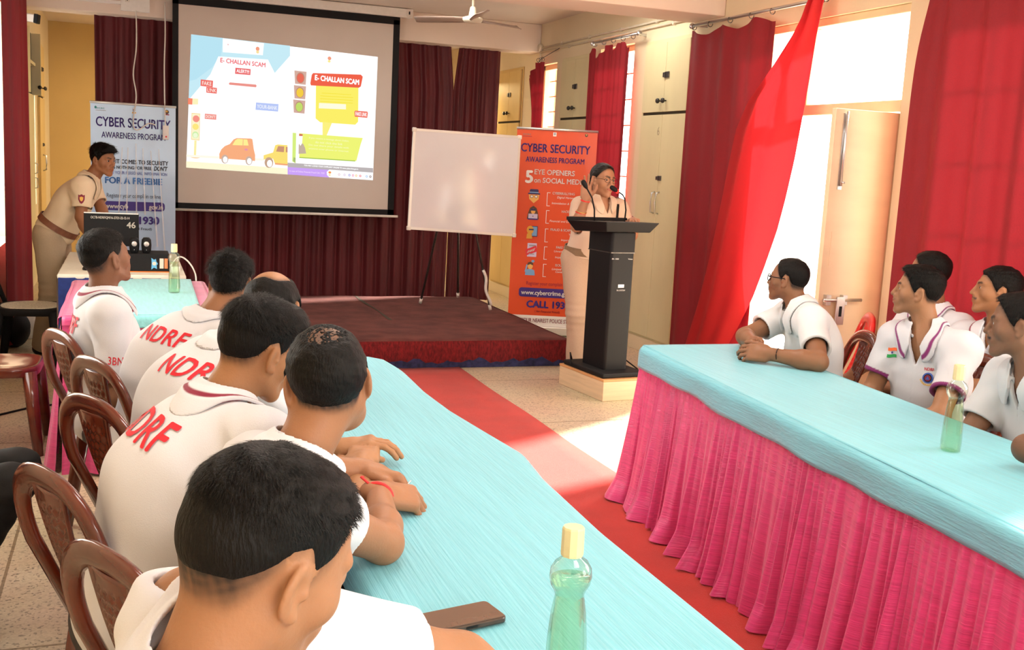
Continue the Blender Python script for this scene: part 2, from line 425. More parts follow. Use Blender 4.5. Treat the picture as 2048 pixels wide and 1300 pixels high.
SKIN_RES = {}
def person(name, label, P):
    """P: hip, chest, neck (base), head(centre), haz/hpitch/hroll, baz (body azimuth), arms=[dict(side, wrist, pole, hand R, curl..)]"""
    root = empty(name, (P['hip'][0], P['hip'][1], P.get('floor', 0)), label, 'person', P.get('group'))
    base = np.array([P['hip'][0], P['hip'][1], P.get('floor', 0)])
    hip, chest, neck, head = (np.array(P[k], float) for k in ('hip', 'chest', 'neck', 'head'))
    Rh = rot_az(P['haz'], P.get('hpitch', 0), P.get('hroll', 0)); Rb = rot_az(P['baz'])
    Sc = P.get('scale', 1.0); rt = Rb[:, 0]
    hs = P.get('head_scale', .93)
    up = nrm(neck-hip); fw = nrm(np.cross(up, rt)); fw = fw if fw@Rb[:, 1] > 0 else -fw
    Rt = np.stack([rt, fw, nrm(np.cross(rt, fw))], 1)
    shw = P.get('sh', .178)
    tilt = P.get('tilt', 0)
    SH = {1: neck+rt*shw-up*(.050-tilt)+fw*P.get('shf', .0), -1: neck-rt*shw-up*(.050+tilt)+fw*P.get('shf', .0)}
    for a in P['arms']:
        SH[a['side']] = SH[a['side']]+np.array(a.get('shoff', (0, 0, 0)))
        a['S'] = SH[a['side']]
        a['E'] = np.array(a['elbow'], float) if 'elbow' in a else ik(a['S'], a['wrist'], a['pole'])
        W = np.array(a['wrist'], float); a['W'] = W
        y = nrm(np.array(a['dir'], float)) if 'dir' in a else nrm(W-a['E'])
        z = np.array(a.get('back', (0, 0, 1)), float); z = nrm(z-y*(z@y)); x = np.cross(y, z)
        a['R'] = np.stack([x, y, z], 1)        # x = to the right of the fingers seen from the back
        a['ts'] = -1 if a['side'] == 1 else 1  # right hand: thumb at -x when the back faces us
    belly = P.get('belly', .0); g = P.get('girth', 1.0)
    def torso(p, o=0.0):
        q = 0
        mid = hip*.5+chest*.5
        d = s_ell(p, hip, (.175*g+o, .125*g+o, .125+o), Rt)
        d = smin(d, s_ell(p, mid+fw*(.012+belly*.5), (.156*g+o, .112*g+belly*.6+o, .16+o), Rt), .07)
        d = smin(d, s_ell(p, chest, (.168*g+o, .118*g+o, .165+o), Rt), .07)
        for sd in (1, -1):
            d = smin(d, s_cone(p, neck-up*.045+rt*sd*.04, SH[sd], .062+o, .058+o), .06)
        return d
    def neck_s(p, o=0.0):
        top = head+Rh@np.array([0, -.022, -.035])*hs
        return s_cone(p, neck-up*.05, top, .031+.031*hs+o, .055*hs+o)
    def arm(p, a, o=0.0):
        d = s_cone(p, a['S'], a['E'], .050*P.get('armr', 1)+o, .038*P.get('armr', 1)+o)
        m = a['E']+(a['W']-a['E'])*.3
        f = smin(s_cone(p, a['E'], m, .037*P.get('armr', 1)+o, .041*P.get('armr', 1)+o), s_cone(p, m, a['W'], .040*P.get('armr', 1)+o, .0255+o), .02)
        return smin(d, f, .025)
    def hand(p, a):
        q = ((p-A(*a['W']))@a['R'].astype(np.float32))
        return hand_sdf(q, a['ts'], a.get('curl', .35), a.get('spread', .06), a.get('thumb', .6))
    def skin(p):
        hd = head_sdf((p-A(*head))@Rh.astype(np.float32)/hs, P)*hs
        d = smin(hd, neck_s(p), .03)
        d = smin(d, torso(p, -.013), .05)
        for a in P['arms']:
            f = smin(arm(p, a), hand(p, a), .012)
            d = np.where(torso(p) < .02, smin(d, f, .03), np.minimum(d, f))
        return d
    pts = [head+.16, head-.16, neck, hip-.14, hip+.14, chest-.2, chest+.2]
    for a in P['arms']:
        pts += [a['S']+.07, a['S']-.07, a['E']+.06, a['E']-.06, a['W']+.22 if 'dir' not in a else a['W']+a['R'][:, 1]*.2+.06, a['W']-.06, a['W']+a['R'][:, 1]*.2-.06]
    lo, hi = np.min(pts, 0), np.max(pts, 0)
    h = P.get('res', .004)
    v, f = sdf_mesh(skin, lo, hi, h)
    # albedo: skin tone, brows, lips, cropped hair and stubble
    q = ((v-head)@Rh/hs).astype(np.float32)
    base_c = np.array(P['skin']); col = np.tile(base_c, (len(v), 1))*(1+.05*lump(v.astype(np.float32), 60, 3))[:, None]
    hd = head_sdf(q, P); on = sstep(.020, .004, hd)*(q[:, 2] > -.13)
    ax = np.abs(q[:, 0])
    lips = sstep(.0075, .004, np.minimum(s_cone(q*0+np.stack([ax, q[:, 1], q[:, 2]], 1), (0, .1045, -.0525), (.020, .0935, -.0570), 0, 0), s_cone(np.stack([ax, q[:, 1], q[:, 2]], 1), (0, .1035, -.0640), (.017, .0935, -.0605), 0, 0)))
    col = col*(1-lips[:, None])+np.array(P.get('lips', base_c*np.array([.95, .62, .62])))*lips[:, None]
    aq = np.stack([ax, q[:, 1], q[:, 2]], 1)
    hc = np.array(P.get('hair_col', (.012, .009, .008)))
    brow = sstep(.0075, .0035, np.minimum(s_cone(aq, (.014, .094, .0305), (.034, .086, .0360), 0, 0), s_cone(aq, (.034, .086, .0360), (.050, .070, .0300), 0, 0)))*.85
    m = hair_mask(q, P)
    hairm = (sstep(-.008, .058, m)**.7 if P.get('fade') else sstep(-.012, .016, m))*sstep(-.092, -.072, q[:, 2])*on*P.get('under', .92)
    hairm = hairm*(1+.16*lump(q*A(1, 1, .5), 800, 8))
    if 'thin' in P: hairm = hairm*(1-.30*sstep(P['thin'][2]*1.1, P['thin'][2]*.4, length(q-A(0, *P['thin'][:2]))))
    ear = (ax > .0735*P.get('wide', 1)) & (q[:, 1] > -.04) & (q[:, 1] < .012) & (q[:, 2] < .030)
    hairm[ear] = 0
    beard = P.get('stubble', .0)*sstep(.0, -.03, q[:, 2]-.35*(q[:, 1]-.06)*0)*sstep(-.115, -.095, q[:, 2])*sstep(.0, .03, q[:, 1])*on
    mus = P.get('moustache', 0)*sstep(.0085, .005, s_cone(aq, (0, .1035, -.0440), (.024, .093, -.0495), 0, 0))
    goat = P.get('goatee', 0)*sstep(.018, .010, s_sph(q, (0, .094, -.085), 0.0))
    k = np.clip(np.maximum.reduce([brow, hairm, beard, mus, goat]), 0, 1)[:, None]
    col = col*(1-k)+hc*k
    body = np_mesh('body', v-base, f, M['skin'], root, cols=col)
    # hair shell with strands
    if P.get('hair') is not None:
        def hairf(p):
            qq = (p-A(*head))@Rh.astype(np.float32)/hs
            t, m = hair_thick(qq, P)
            n = .0016*lump(qq*A(1, .35, .8), 420, 5)+P.get('messy', .0012)*lump(qq, 160, 9)
            cut = s_ell(np.stack([np.abs(qq[:, 0]), qq[:, 1], qq[:, 2]], 1), (.082, -.010, -.004), (.014, .024, .035))
            d = s_ell(np.stack([np.abs(qq[:, 0])/P.get('wide', 1), qq[:, 1], qq[:, 2]], 1), (0, -.018, .035), (.075, .098, .089))
            base_d = np.minimum(head_sdf(qq, dict(P)), d)
            d = base_d-t-np.clip(n, -.0015, .01)*np.clip(t/.010, 0, 1)
            d = smax(d, -cut, .004)
            if 'bun' in P:
                bc, br = P['bun']; d = smin(d, s_ell(qq, bc, br), .02)
            return d*hs
        hv, hf = sdf_mesh(hairf, head-.155*hs, head+.155*hs, max(h, .003))
        hq = ((hv-head)@Rh/hs).astype(np.float32)
        t, m = hair_thick(hq, P)
        ns = P.get('strands', 0)
        tris = np.zeros((0, 3), int)
        if ns:
            rs = np.random.RandomState(7)
            ok = np.where((t > .0015))[0]
            pick = ok[rs.randint(0, len(ok), ns)]
            qn = hq[pick]; e = .002
            grad = np.stack([head_sdf(qn+np.eye(3, dtype=np.float32)[i]*e, P)-head_sdf(qn-np.eye(3, dtype=np.float32)[i]*e, P) for i in range(3)], 1)
            nn = grad/np.maximum(length(grad), 1e-6)[:, None]
            cw = np.array(P.get('whorl', (.01, -.07, .115)))
            fl = qn-cw; fl = fl-nn*(fl*nn).sum(1)[:, None]; fl = fl/np.maximum(length(fl), 1e-5)[:, None]
            sw = np.cross(nn, fl); jt = rs.normal(size=fl.shape)*.28; fl = fl+.35*sw+jt-nn*(jt*nn).sum(1)[:, None]; fl = fl/np.maximum(length(fl), 1e-5)[:, None]
            L = (P.get('strand_len', .016)*(.5+.8*rs.rand(ns))*np.clip(t[pick]/.012, .35, 1.3))[:, None]
            lift = P.get('lift', .35)
            p0 = qn-nn*.0012; p1 = p0+fl*L*.55+nn*L*lift*.7; p2 = p0+fl*L+nn*L*lift*.9
            sd = np.cross(fl, nn); sd = sd/np.maximum(length(sd), 1e-6)[:, None]*P.get('strand_w', .0005)
            pts3 = np.stack([p0-sd, p0+sd, p1-sd*.8, p1+sd*.8, p2], 1).reshape(-1, 3)
            b = len(hv)+np.arange(ns)*5
            hf = np.concatenate([hf, np.stack([b, b+1, b+3, b+2], 1)])
            tris = np.stack([b+2, b+3, b+4], 1)
            hv = np.concatenate([hv, head+(pts3*hs)@Rh.T])
        np_mesh('hair', hv-base, hf, M[P.get('hair_mat', 'hair')], root, tris=tris)
    # eyes
    if P.get('eyes', True):
        for sd in (1, -1):
            ev, ef = uv_ball(.0128*hs, 16, 12)
            ez = ev[:, 1]/(.0128*hs)
            ec = np.where(ez[:, None] > .965, .01, np.where(ez[:, None] > .83, np.array([.03, .015, .008]), np.array([.75, .72, .68])))
            eb = head+Rh@np.array([.0325*sd*P.get('wide', 1), .0752, .010])*hs
            np_mesh('eye', ev@Rh.T+eb-base, ef, M['eye'], root, cols=ec)
    info = dict(root=root, base=base, Rh=Rh, Rt=Rt, Rb=Rb, head=head, hs=hs, up=up, fw=fw, rt=rt, neck=neck, hip=hip, chest=chest, torso=torso, neck_s=neck_s, arm=arm, SH=SH, P=P, body=body)
    return info

def uv_ball(r, nu, nv):
    vs = []; fs = []
    for j in range(nv+1):
        t = math.pi*j/nv
        for i in range(nu):
            a = 2*math.pi*i/nu; vs.append((r*math.sin(t)*math.cos(a), r*math.cos(t), r*math.sin(t)*math.sin(a)))
    for j in range(nv):
        for i in range(nu):
            fs.append((j*nu+i, j*nu+(i+1) % nu, (j+1)*nu+(i+1) % nu, (j+1)*nu+i))
    return np.array(vs), fs
# ---------------------------------------------------------------- clothing
def shirt(I, mname='shirt', col=(.80, .78, .80), trim=None, sleeve=.62, off=.013, res=.005, hem=.13, collar=True, ctrim=None, open_=.0, flare=.008, wr=.0032, seed=1, cres=.0035, cut_low=None):
    P = I['P']; base = I['base']; torso, neck_s = I['torso'], I['neck_s']; up, fw, rt = I['up'], I['fw'], I['rt']
    neck, hip = I['neck'], I['hip']; Rt = I['Rt'].astype(np.float32)
    ends = []
    for a in P['arms']:
        S, E = a['S'], a['E']; ends.append((a, S+(E-S)*sleeve, nrm(E-S)))
    armr = P.get('armr', 1)
    def sleeves(p, extra):
        ds = []
        for a, e, u in ends:
            far = a['S']+(a['E']-a['S'])*1.0
            c = s_cone(p, a['S'], far, .056*armr+.010+extra, .046*armr+.013+flare+extra)
            ds.append(c)
        return ds
    def fold(p):
        q = (p-A(*hip))@Rt
        w = lump(q*A(1.2, .8, 2.2), 16, seed)*wr+lump(q*A(1, 1, 1.6)+.01*np.sin(q*30), 42, seed+4)*wr*.45
        for a in P['arms']:
            c = a['S']-up*.06; dd = length(p-A(*c))
            w = w+wr*1.1*np.sin(((p-A(*c))@A(*nrm(up*.8+rt*.6*a['side'])))*95)*np.exp(-dd*dd/.012)
        return w
    def outer(p, o=0.):
        d = torso(p, off+o)
        for (a, e, u), c in zip(ends, sleeves(p, o)):
            pl = (p-A(*e))@A(*u)
            d = smin(d, smax(c, pl-o*0, .004), .045)
        return d
    Q = lambda p: (p-A(*neck))@Rt
    def fn(p):
        d = outer(p)+fold(p)
        inn = np.minimum(torso(p, -.001), neck_s(p, .008))
        for a, e, u in ends:
            inn = np.minimum(inn, s_cone(p, a['S'], a['E']+(a['E']-a['S'])*.1, .050*armr+.004, .042*armr+.006+flare*.4))
        d = smax(d, -inn, .003)
        q = Q(p)
        d = smax(d, -(q[:, 2]+np.linalg.norm(neck-hip)+hem), .01)
        if cut_low is not None: d = np.maximum(d, cut_low-p[:, 2])
        d = smax(d, q[:, 2]-.075, .01)
        if open_:
            w = (np.abs(q[:, 0]+.006)-np.maximum(q[:, 2]+open_+.03, 0)*.42)
            w = np.where(q[:, 1] > .0, w, .1)
            d = smax(d, -w, .003)
        return d
    pts = [hip-.34*up+rt*.3, hip-.34*up-rt*.3, neck+.09*up, hip+fw*.22, hip-fw*.22, I['chest']+fw*.22, I['chest']-fw*.22, neck+rt*.27, neck-rt*.27]
    for a, e, u in ends: pts += [e+.08, e-.08, a['S']+.09, a['S']-.09]
    v, f = sdf_mesh(fn, np.min(pts, 0), np.max(pts, 0), res)
    p = v.astype(np.float32); c = np.tile(np.array(col, float), (len(v), 1))
    if trim is not None:
        for a, e, u in ends:
            t = (p-A(*e))@A(*u); near = s_cone(p, a['S'], a['E'], .05, .05) < .035
            k = (sstep(-.0175, -.0145, t)*((t < .01) & near & (torso(p) > .03)))[:, None]
            c = c*(1-k)+np.array(trim)*k
    o = np_mesh('shirt', v-base, f, M[mname], I['root'], cols=c)
    I['shirt_fn'] = lambda p, o=0.: outer(p)+fold(p)-o; I['ends'] = ends
    if collar:
        lim = .038
        def cf(p):
            q = Q(p); ns = neck_s(p); td = torso(p, off)
            fr = sstep(-.02, .07, q[:, 1])
            zt = .036-.040*fr
            stand = smax(smax(np.abs(ns-.012)-.0042, q[:, 2]-zt, .003), -td-.012, .004)
            top = smax(np.abs(ns-.018)-.0045, np.abs(q[:, 2]-zt)-.006, .004)
            fall = smax(np.abs(td-.0100-.012*sstep(.03, .012, ns))-.0046, ns-(lim+.032*fr), .003)
            fall = smax(fall, .011-ns, .003); fall = smax(fall, (-.065-.030*fr)-q[:, 2], .003)
            slope = smax(smax(np.abs(ns-.021-.30*np.maximum(zt-q[:, 2], 0))-.0046, q[:, 2]-zt, .003), -(td-.002), .004)
            slope = smax(slope, ns-lim, .003)
            d = smin(smin(stand, smin(fall, slope, .012), .004), top, .006)
            gap = np.abs(q[:, 0]+.004)-(.010+.55*np.maximum(.0-q[:, 2]-.03, 0)+.16*fr*np.maximum(q[:, 2]+.09, 0)*(1 if not open_ else 1.6))
            gap = np.where(q[:, 1] > .0, gap, .1)
            d = smax(d, -gap, .002)
            return smax(d, np.abs(q[:, 2]+.03)-.13, .01)
        v, f = sdf_mesh(cf, neck-.17, neck+.17, cres)
        c = np.tile(np.array(col, float), (len(v), 1))
        if ctrim is not None:
            p = v.astype(np.float32); q = Q(p); ns = neck_s(p); td = torso(p, off)
            fr = sstep(-.02, .07, q[:, 1])
            La = ns-lim-.032*fr
            k = (sstep(-.0095, -.0072, La)*sstep(-.0010, -.0030, La))[:, None]
            c = c*(1-k)+np.array(ctrim)*k
        np_mesh('collar', v-base, f, M[mname], I['root'], cols=c)
    return o

def trousers(I, knees, ankles, mname='trouser', res=.010, r=(.098, .066, .052), shoes=True, pelvis=True, toe=None, hemz=.02):
    P = I['P']; base = I['base']; hip, rt, fw = I['hip'], I['rt'], I['fw']; Rt = I['Rt']
    g = P.get('girth', 1)
    hj = {1: hip+rt*.085*g-I['up']*.03, -1: hip-rt*.085*g-I['up']*.03}
    def fn(p):
        d = s_ell(p, hip-I['up']*.02, (.172*g, .128*g, .125), Rt)
        for s in (1, -1):
            k, a = np.array(knees[s], float), np.array(ankles[s], float)
            l = smin(s_cone(p, hj[s], k, r[0]*g, r[1]), s_cone(p, k, a, r[1], r[2]), .025)
            d = smin(d, l, .035)
        d = d+.0030*lump(p*A(1, 1, 1.8), 30, 11)
        for s in (1, -1):
            k = np.array(knees[s], float); dd = length(p-A(*k)); d = d+.003*np.sin((p[:, 2]-k[2])*120)*np.exp(-dd*dd/.02)
        return smax(d, hemz-p[:, 2]+base[2], .004)
    pts = [hip+.22, hip-.22]
    for s in (1, -1): pts += [np.array(knees[s])+.12, np.array(knees[s])-.12, np.array(ankles[s])+.09, np.array(ankles[s])-.09]
    v, f = sdf_mesh(fn, np.min(pts, 0), np.max(pts, 0), res)
    np_mesh('trousers', v-base, f, M[mname], I['root'])
    if shoes:
        for s in (1, -1):
            a = np.array(ankles[s], float); d = nrm(np.array([*(toe if toe is not None else fw)[:2], 0]))
            fl = np.array([a[0], a[1], base[2]])
            def sh(p):
                q = s_cone(p, fl-d*.03+A(0, 0, .048), fl+d*.14+A(0, 0, .036), .047, .036)
                q = smin(q, s_cone(p, fl-d*.02+A(0, 0, .05), fl-d*.01+A(0, 0, .10), .042, .042), .02)
                return smax(q, .001-(p[:, 2]-base[2]), .003)
            v, f = sdf_mesh(sh, fl+np.array([-.22, -.22, 0]), fl+np.array([.22, .22, .17]), .008)
            np_mesh('shoe', v-base, f, M['black_leather'], I['root'])

def march(fn, p, d, n=60):
    p = p.astype(np.float32).copy(); d = np.asarray(d, np.float32); d = d/np.maximum(np.linalg.norm(d, axis=-1, keepdims=True), 1e-9)
    for _ in range(n): p = p+d*(fn(p)*.8)[:, None]
    return p

def text_geo(txt, size=1.0, bold=0, space=1.0, xs=1.0, shear=0, align='CENTER', cuts=0, res=3, line=1.0):
    """flat lettering: verts (n,2) and polygons"""
    cu = bpy.data.curves.new('lettering', 'FONT'); cu.body = txt; cu.size = size; cu.space_character = space
    cu.align_x = align; cu.align_y = 'CENTER'; cu.shear = shear; cu.resolution_u = res; cu.space_line = line
    o = bpy.data.objects.new('lettering', cu); COL.objects.link(o)
    bpy.context.view_layer.update()
    me = o.to_mesh(); bm = bmesh.new(); bm.from_mesh(me); o.to_mesh_clear()
    bpy.data.objects.remove(o); bpy.data.curves.remove(cu)
    bmesh.ops.remove_doubles(bm, verts=bm.verts, dist=size*1e-4)
    if cuts:
        bmesh.ops.triangulate(bm, faces=bm.faces)
        for _ in range(cuts):
            ed = [e for e in bm.edges if e.calc_length() > size*.12]
            if ed: bmesh.ops.subdivide_edges(bm, edges=ed, cuts=1)
            bmesh.ops.triangulate(bm, faces=bm.faces)
    bm.verts.index_update()
    v = np.array([(q.co.x*xs, q.co.y) for q in bm.verts]); f = [tuple(q.index for q in fc.verts) for fc in bm.faces]; bm.free()
    v = v.reshape(-1, 2)
    if bold and len(v):                       # heavier strokes: the same outline laid down again a little to each side
        n = len(v); b = bold*size; off = [(-b, 0), (b, 0), (0, b*.8), (0, -b*.8)]
        f = [tuple(i+n*k for i in q) for k in range(4) for q in f]; v = np.concatenate([v+np.array(o_) for o_ in off])
    return v, f
def flat_text(txt, size, o, ux, uy, material, parent, lift=.0015, mapf=None, name='lettering', **k):
    v, f = text_geo(txt, size, **k)
    o, ux, uy = (np.array(a, float) for a in (o, ux, uy)); n = np.cross(ux, uy)
    p = o+v[:, :1]*ux+v[:, 1:]*uy+n*lift
    if mapf is not None: p = mapf(p)
    b = MB(); b.add(p, f); return b.build(name, material, parent)
def flat_poly(poly, o, ux, uy, material, parent, lift=.001, name='print', mapf=None):
    o, ux, uy = (np.array(a, float) for a in (o, ux, uy)); n = np.cross(ux, uy)
    pl = poly if isinstance(poly[0][0], (list, tuple, np.ndarray)) else [poly]
    b = MB()
    for q in pl:
        p = np.array([o+ux*a+uy*c+n*lift for a, c in q])
        if mapf is not None: p = mapf(p)
        b.add(p, [tuple(range(len(q)))])
    return b.build(name, material, parent)
def back_text(I, txt, size, pos, right, upv, d, material, name='lettering', bold=.02, space=1.05, xs=.8):
    """print on the cloth: flat letters carried onto the shirt along d"""
    v, f = text_geo(txt, size, bold=bold, space=space, xs=xs, cuts=5)
    p = np.array(pos)+v[:, :1]*np.array(right)+v[:, 1:]*np.array(upv)
    fn = lambda q: I['shirt_fn'](q, .0032)
    p = march(fn, p-nrm(d)*.10, np.tile(nrm(d), (len(p), 1)))
    b = MB(); b.add(p-I['base'], f); return b.build(name, material, I['root'], smooth=True)
def patch(I, poly, pos, right, upv, d, material, name='badge', lift=.003, rows=6):
    """small sewn patch on the cloth (polygon fan subdivided by rings)"""
    c = np.mean(np.array(poly), 0); P2 = [c]; fs = []; n = len(poly)
    for r in range(1, rows+1): P2 += [c+(np.array(q)-c)*r/rows for q in poly]
    for i in range(n): fs.append((0, 1+i, 1+(i+1) % n))
    for r in range(rows-1):
        for i in range(n): fs.append((1+r*n+i, 1+(r+1)*n+i, 1+(r+1)*n+(i+1) % n, 1+r*n+(i+1) % n))
    v = np.array(P2); p = np.array(pos)+v[:, :1]*np.array(right)+v[:, 1:]*np.array(upv)
    p = march(lambda q: I['shirt_fn'](q, lift), p-nrm(d)*.08, np.tile(nrm(d), (len(p), 1)))
    b = MB(); b.add(p-I['base'], fs); return b.build(name, material, I['root'], smooth=True)
# ---------------------------------------------------------------- the room
XL, XR, YB, ZC = -.95, 4.20, 15.0, 3.05
mat('wall_cream', (.72, .60, .40), .75, var=.05, vscale=(1.2, 1.2, 1.2), bump=.05, bscale=(60, 60, 60))
mat('wall_ochre', (.66, .47, .20), .75, var=.05, vscale=(1.5, 1.5, 1.5), bump=.05, bscale=(60, 60, 60))
mat('ceiling_white', (.66, .57, .50), .8, var=.04, vscale=(1, 1, 1))
mat('beam_pink', (.72, .60, .51), .8, var=.03, vscale=(2, 2, 2))
mat('cupboard_cream', (.66, .58, .34), .5, var=.05, vscale=(3, 3, 1.2))
mat('cupboard_yellow', (.66, .47, .19), .5, var=.06, vscale=(3, 3, 1.2))
mat('frame_paint', (.74, .60, .36), .5, var=.05, vscale=(6, 6, 2))
mat('door_paint', (.80, .60, .40), .45, var=.04, vscale=(2, 2, 9), bump=.05)
mat('grille_paint', (.55, .30, .16), .55, var=.1, vscale=(10, 10, 10))
mat('gap', (.05, .035, .02), .9)
mat('conduit', (.62, .55, .42), .5, var=.08, vscale=(8, 8, 8))
mat('outside_wall', (.88, .84, .72), .9, var=.1, vscale=(.6, .6, .6))
mat('outside_ground', (.80, .76, .68), .9, var=.1, vscale=(.8, .8, .8))
# terrazzo floor with strip joints
def terrazzo():
    m = bpy.data.materials.new('terrazzo'); m.use_nodes = True; nt = m.node_tree; N = nt.nodes; L = nt.links; b = N['Principled BSDF']
    tc = N.new('ShaderNodeTexCoord')
    v = N.new('ShaderNodeTexVoronoi'); v.inputs['Scale'].default_value = 120; L.new(tc.outputs['Object'], v.inputs['Vector'])
    r = N.new('ShaderNodeValToRGB'); e = r.color_ramp.elements
    e[0].position = .0; e[0].color = (.15, .115, .085, 1); e[1].position = .15; e[1].color = (.32, .24, .155, 1)
    a = e.new(.20); a.color = (.47, .36, .235, 1); a2 = e.new(.8); a2.color = (.56, .44, .29, 1)
    w = N.new('ShaderNodeSeparateColor'); L.new(v.outputs['Color'], w.inputs['Color'])
    mt = N.new('ShaderNodeMath'); mt.operation = 'MULTIPLY_ADD'; mt.inputs[1].default_value = .85; mt.inputs[2].default_value = .06
    L.new(w.outputs['Red'], mt.inputs[0]); ad = N.new('ShaderNodeMath'); ad.operation = 'MULTIPLY'; L.new(mt.outputs[0], ad.inputs[0])
    ad.inputs[1].default_value = 1.0; L.new(ad.outputs[0], r.inputs['Fac'])
    nz = N.new('ShaderNodeTexNoise'); nz.inputs['Scale'].default_value = 1.3; nz.inputs['Detail'].default_value = 5; L.new(tc.outputs['Object'], nz.inputs['Vector'])
    mx = N.new('ShaderNodeMix'); mx.data_type = 'RGBA'; mx.blend_type = 'MULTIPLY'; mx.inputs['Factor'].default_value = .35
    L.new(r.outputs['Color'], mx.inputs['A']); L.new(nz.outputs['Color'], mx.inputs['B'])
    hs = N.new('ShaderNodeHueSaturation'); hs.inputs['Saturation'].default_value = .9; hs.inputs['Value'].default_value = 1.25; L.new(mx.outputs['Result'], hs.inputs['Color'])
    bk = N.new('ShaderNodeTexBrick'); bk.offset = 0; bk.inputs['Scale'].default_value = 1; bk.inputs['Brick Width'].default_value = 1.22; bk.inputs['Row Height'].default_value = 1.22
    bk.inputs['Mortar Size'].default_value = .006; bk.inputs['Color1'].default_value = (1, 1, 1, 1); bk.inputs['Color2'].default_value = (.95, .95, .95, 1); bk.inputs['Mortar'].default_value = (.42, .36, .28, 1)
    mp = N.new('ShaderNodeMapping'); mp.inputs['Location'].default_value = (.42, .3, 0); L.new(tc.outputs['Object'], mp.inputs['Vector']); L.new(mp.outputs['Vector'], bk.inputs['Vector'])
    m2 = N.new('ShaderNodeMix'); m2.data_type = 'RGBA'; m2.blend_type = 'MULTIPLY'; m2.inputs['Factor'].default_value = 1
    L.new(hs.outputs['Color'], m2.inputs['A']); L.new(bk.outputs['Color'], m2.inputs['B']); L.new(m2.outputs['Result'], b.inputs['Base Color'])
    b.inputs['Roughness'].default_value = .38
    M['terrazzo'] = m
terrazzo()
struct(MB().b2((XL-.2, -2.8, -.1), (XR+.25, YB+.2, 0)).build('floor', M['terrazzo']))
struct(MB().b2((XL-.2, -2.8, ZC), (XR+.25, YB+.2, ZC+.12)).build('ceiling', M['ceiling_white']))
struct(MB().b2((XL, YB, 0), (XR, YB+.15, ZC)).build('wall_back', M['wall_ochre']))
struct(MB().b2((XL-.2, -2.8, 0), (.1, -2.65, ZC)).b2((3.6, -2.8, 0), (XR+.2, -2.65, ZC)).b2((.1, -2.8, 0), (3.6, -2.65, .9)).b2((.1, -2.8, 2.6), (3.6, -2.65, ZC)).build('wall_rear', M['wall_cream']))
# walls with openings: list of (y0, y1, z0, z1)
def wall_open(name, x0, x1, ops, m, y0=-2.8, y1=YB):
    b = MB(); y = y0
    for a, c, z0, z1 in sorted(ops):
        if a-y > 1e-3: b.b2((x0, y, 0), (x1, a, ZC))
        if z0 > 0: b.b2((x0, a, 0), (x1, c, z0))
        b.b2((x0, a, z1), (x1, c, ZC)); y = c
    b.b2((x0, y, 0), (x1, y1, ZC))
    return struct(b.build(name, m))
WR = [(-1.6, .0, .9, 2.6), (1.2, 2.6, .9, 2.6), (2.95, 4.70, .75, 2.6), (5.08, 6.80, 0, 2.58), (8.62, 9.34, .55, 2.66), (10.42, 10.98, .35, 2.62), (12.36, 13.1, .4, 2.5)]
wall_open('wall_right', XR, XR+.24, WR, M['wall_cream'])
WL = [(4.4, 6.2, .9, 2.6), (9.0, 10.2, .7, 2.62), (11.0, 11.25, .85, 2.4), (12.35, 12.75, .85, 2.3)]
wall_open('wall_left', XL-.24, XL, WL, M['wall_cream'])
# stage beam and hall beam
struct(MB().b2((XL, 10.92, 2.755), (XR, 11.22, ZC)).build('trim_1', M['beam_pink'], bevel=.008))
struct(MB().prism([(7.12, 2.72), (7.60, 2.72), (7.60, ZC), (7.12, ZC)], (XL, 0, 0), (0, 1, 0), (0, 0, 1), (1, 0, 0), XR-XL).build('trim_2', M['beam_pink'], bevel=.01))
struct(MB().prism([(3.55, 2.72), (3.15, 2.72), (3.15, ZC), (3.55, ZC)], (XL, 0, 0), (0, 1, 0), (0, 0, 1), (1, 0, 0), XR-XL).build('trim_3', M['beam_pink'], bevel=.01))
# base plinth of the right wall
struct(MB().b2((XR-.025, 6.3, 0), (XR, 15, .12)).build('baseboard_right', M['wall_cream'], bevel=.004))
# outside: yard wall and ground far beyond the openings
struct(MB().b2((11.5, -6, 0), (11.7, 18, 1.0)).build('wall_outside', M['outside_wall']))
struct(MB().b2((XR+.25, -6, -.2), (11.5, 18, -.06)).build('floor_outside', M['outside_ground']))

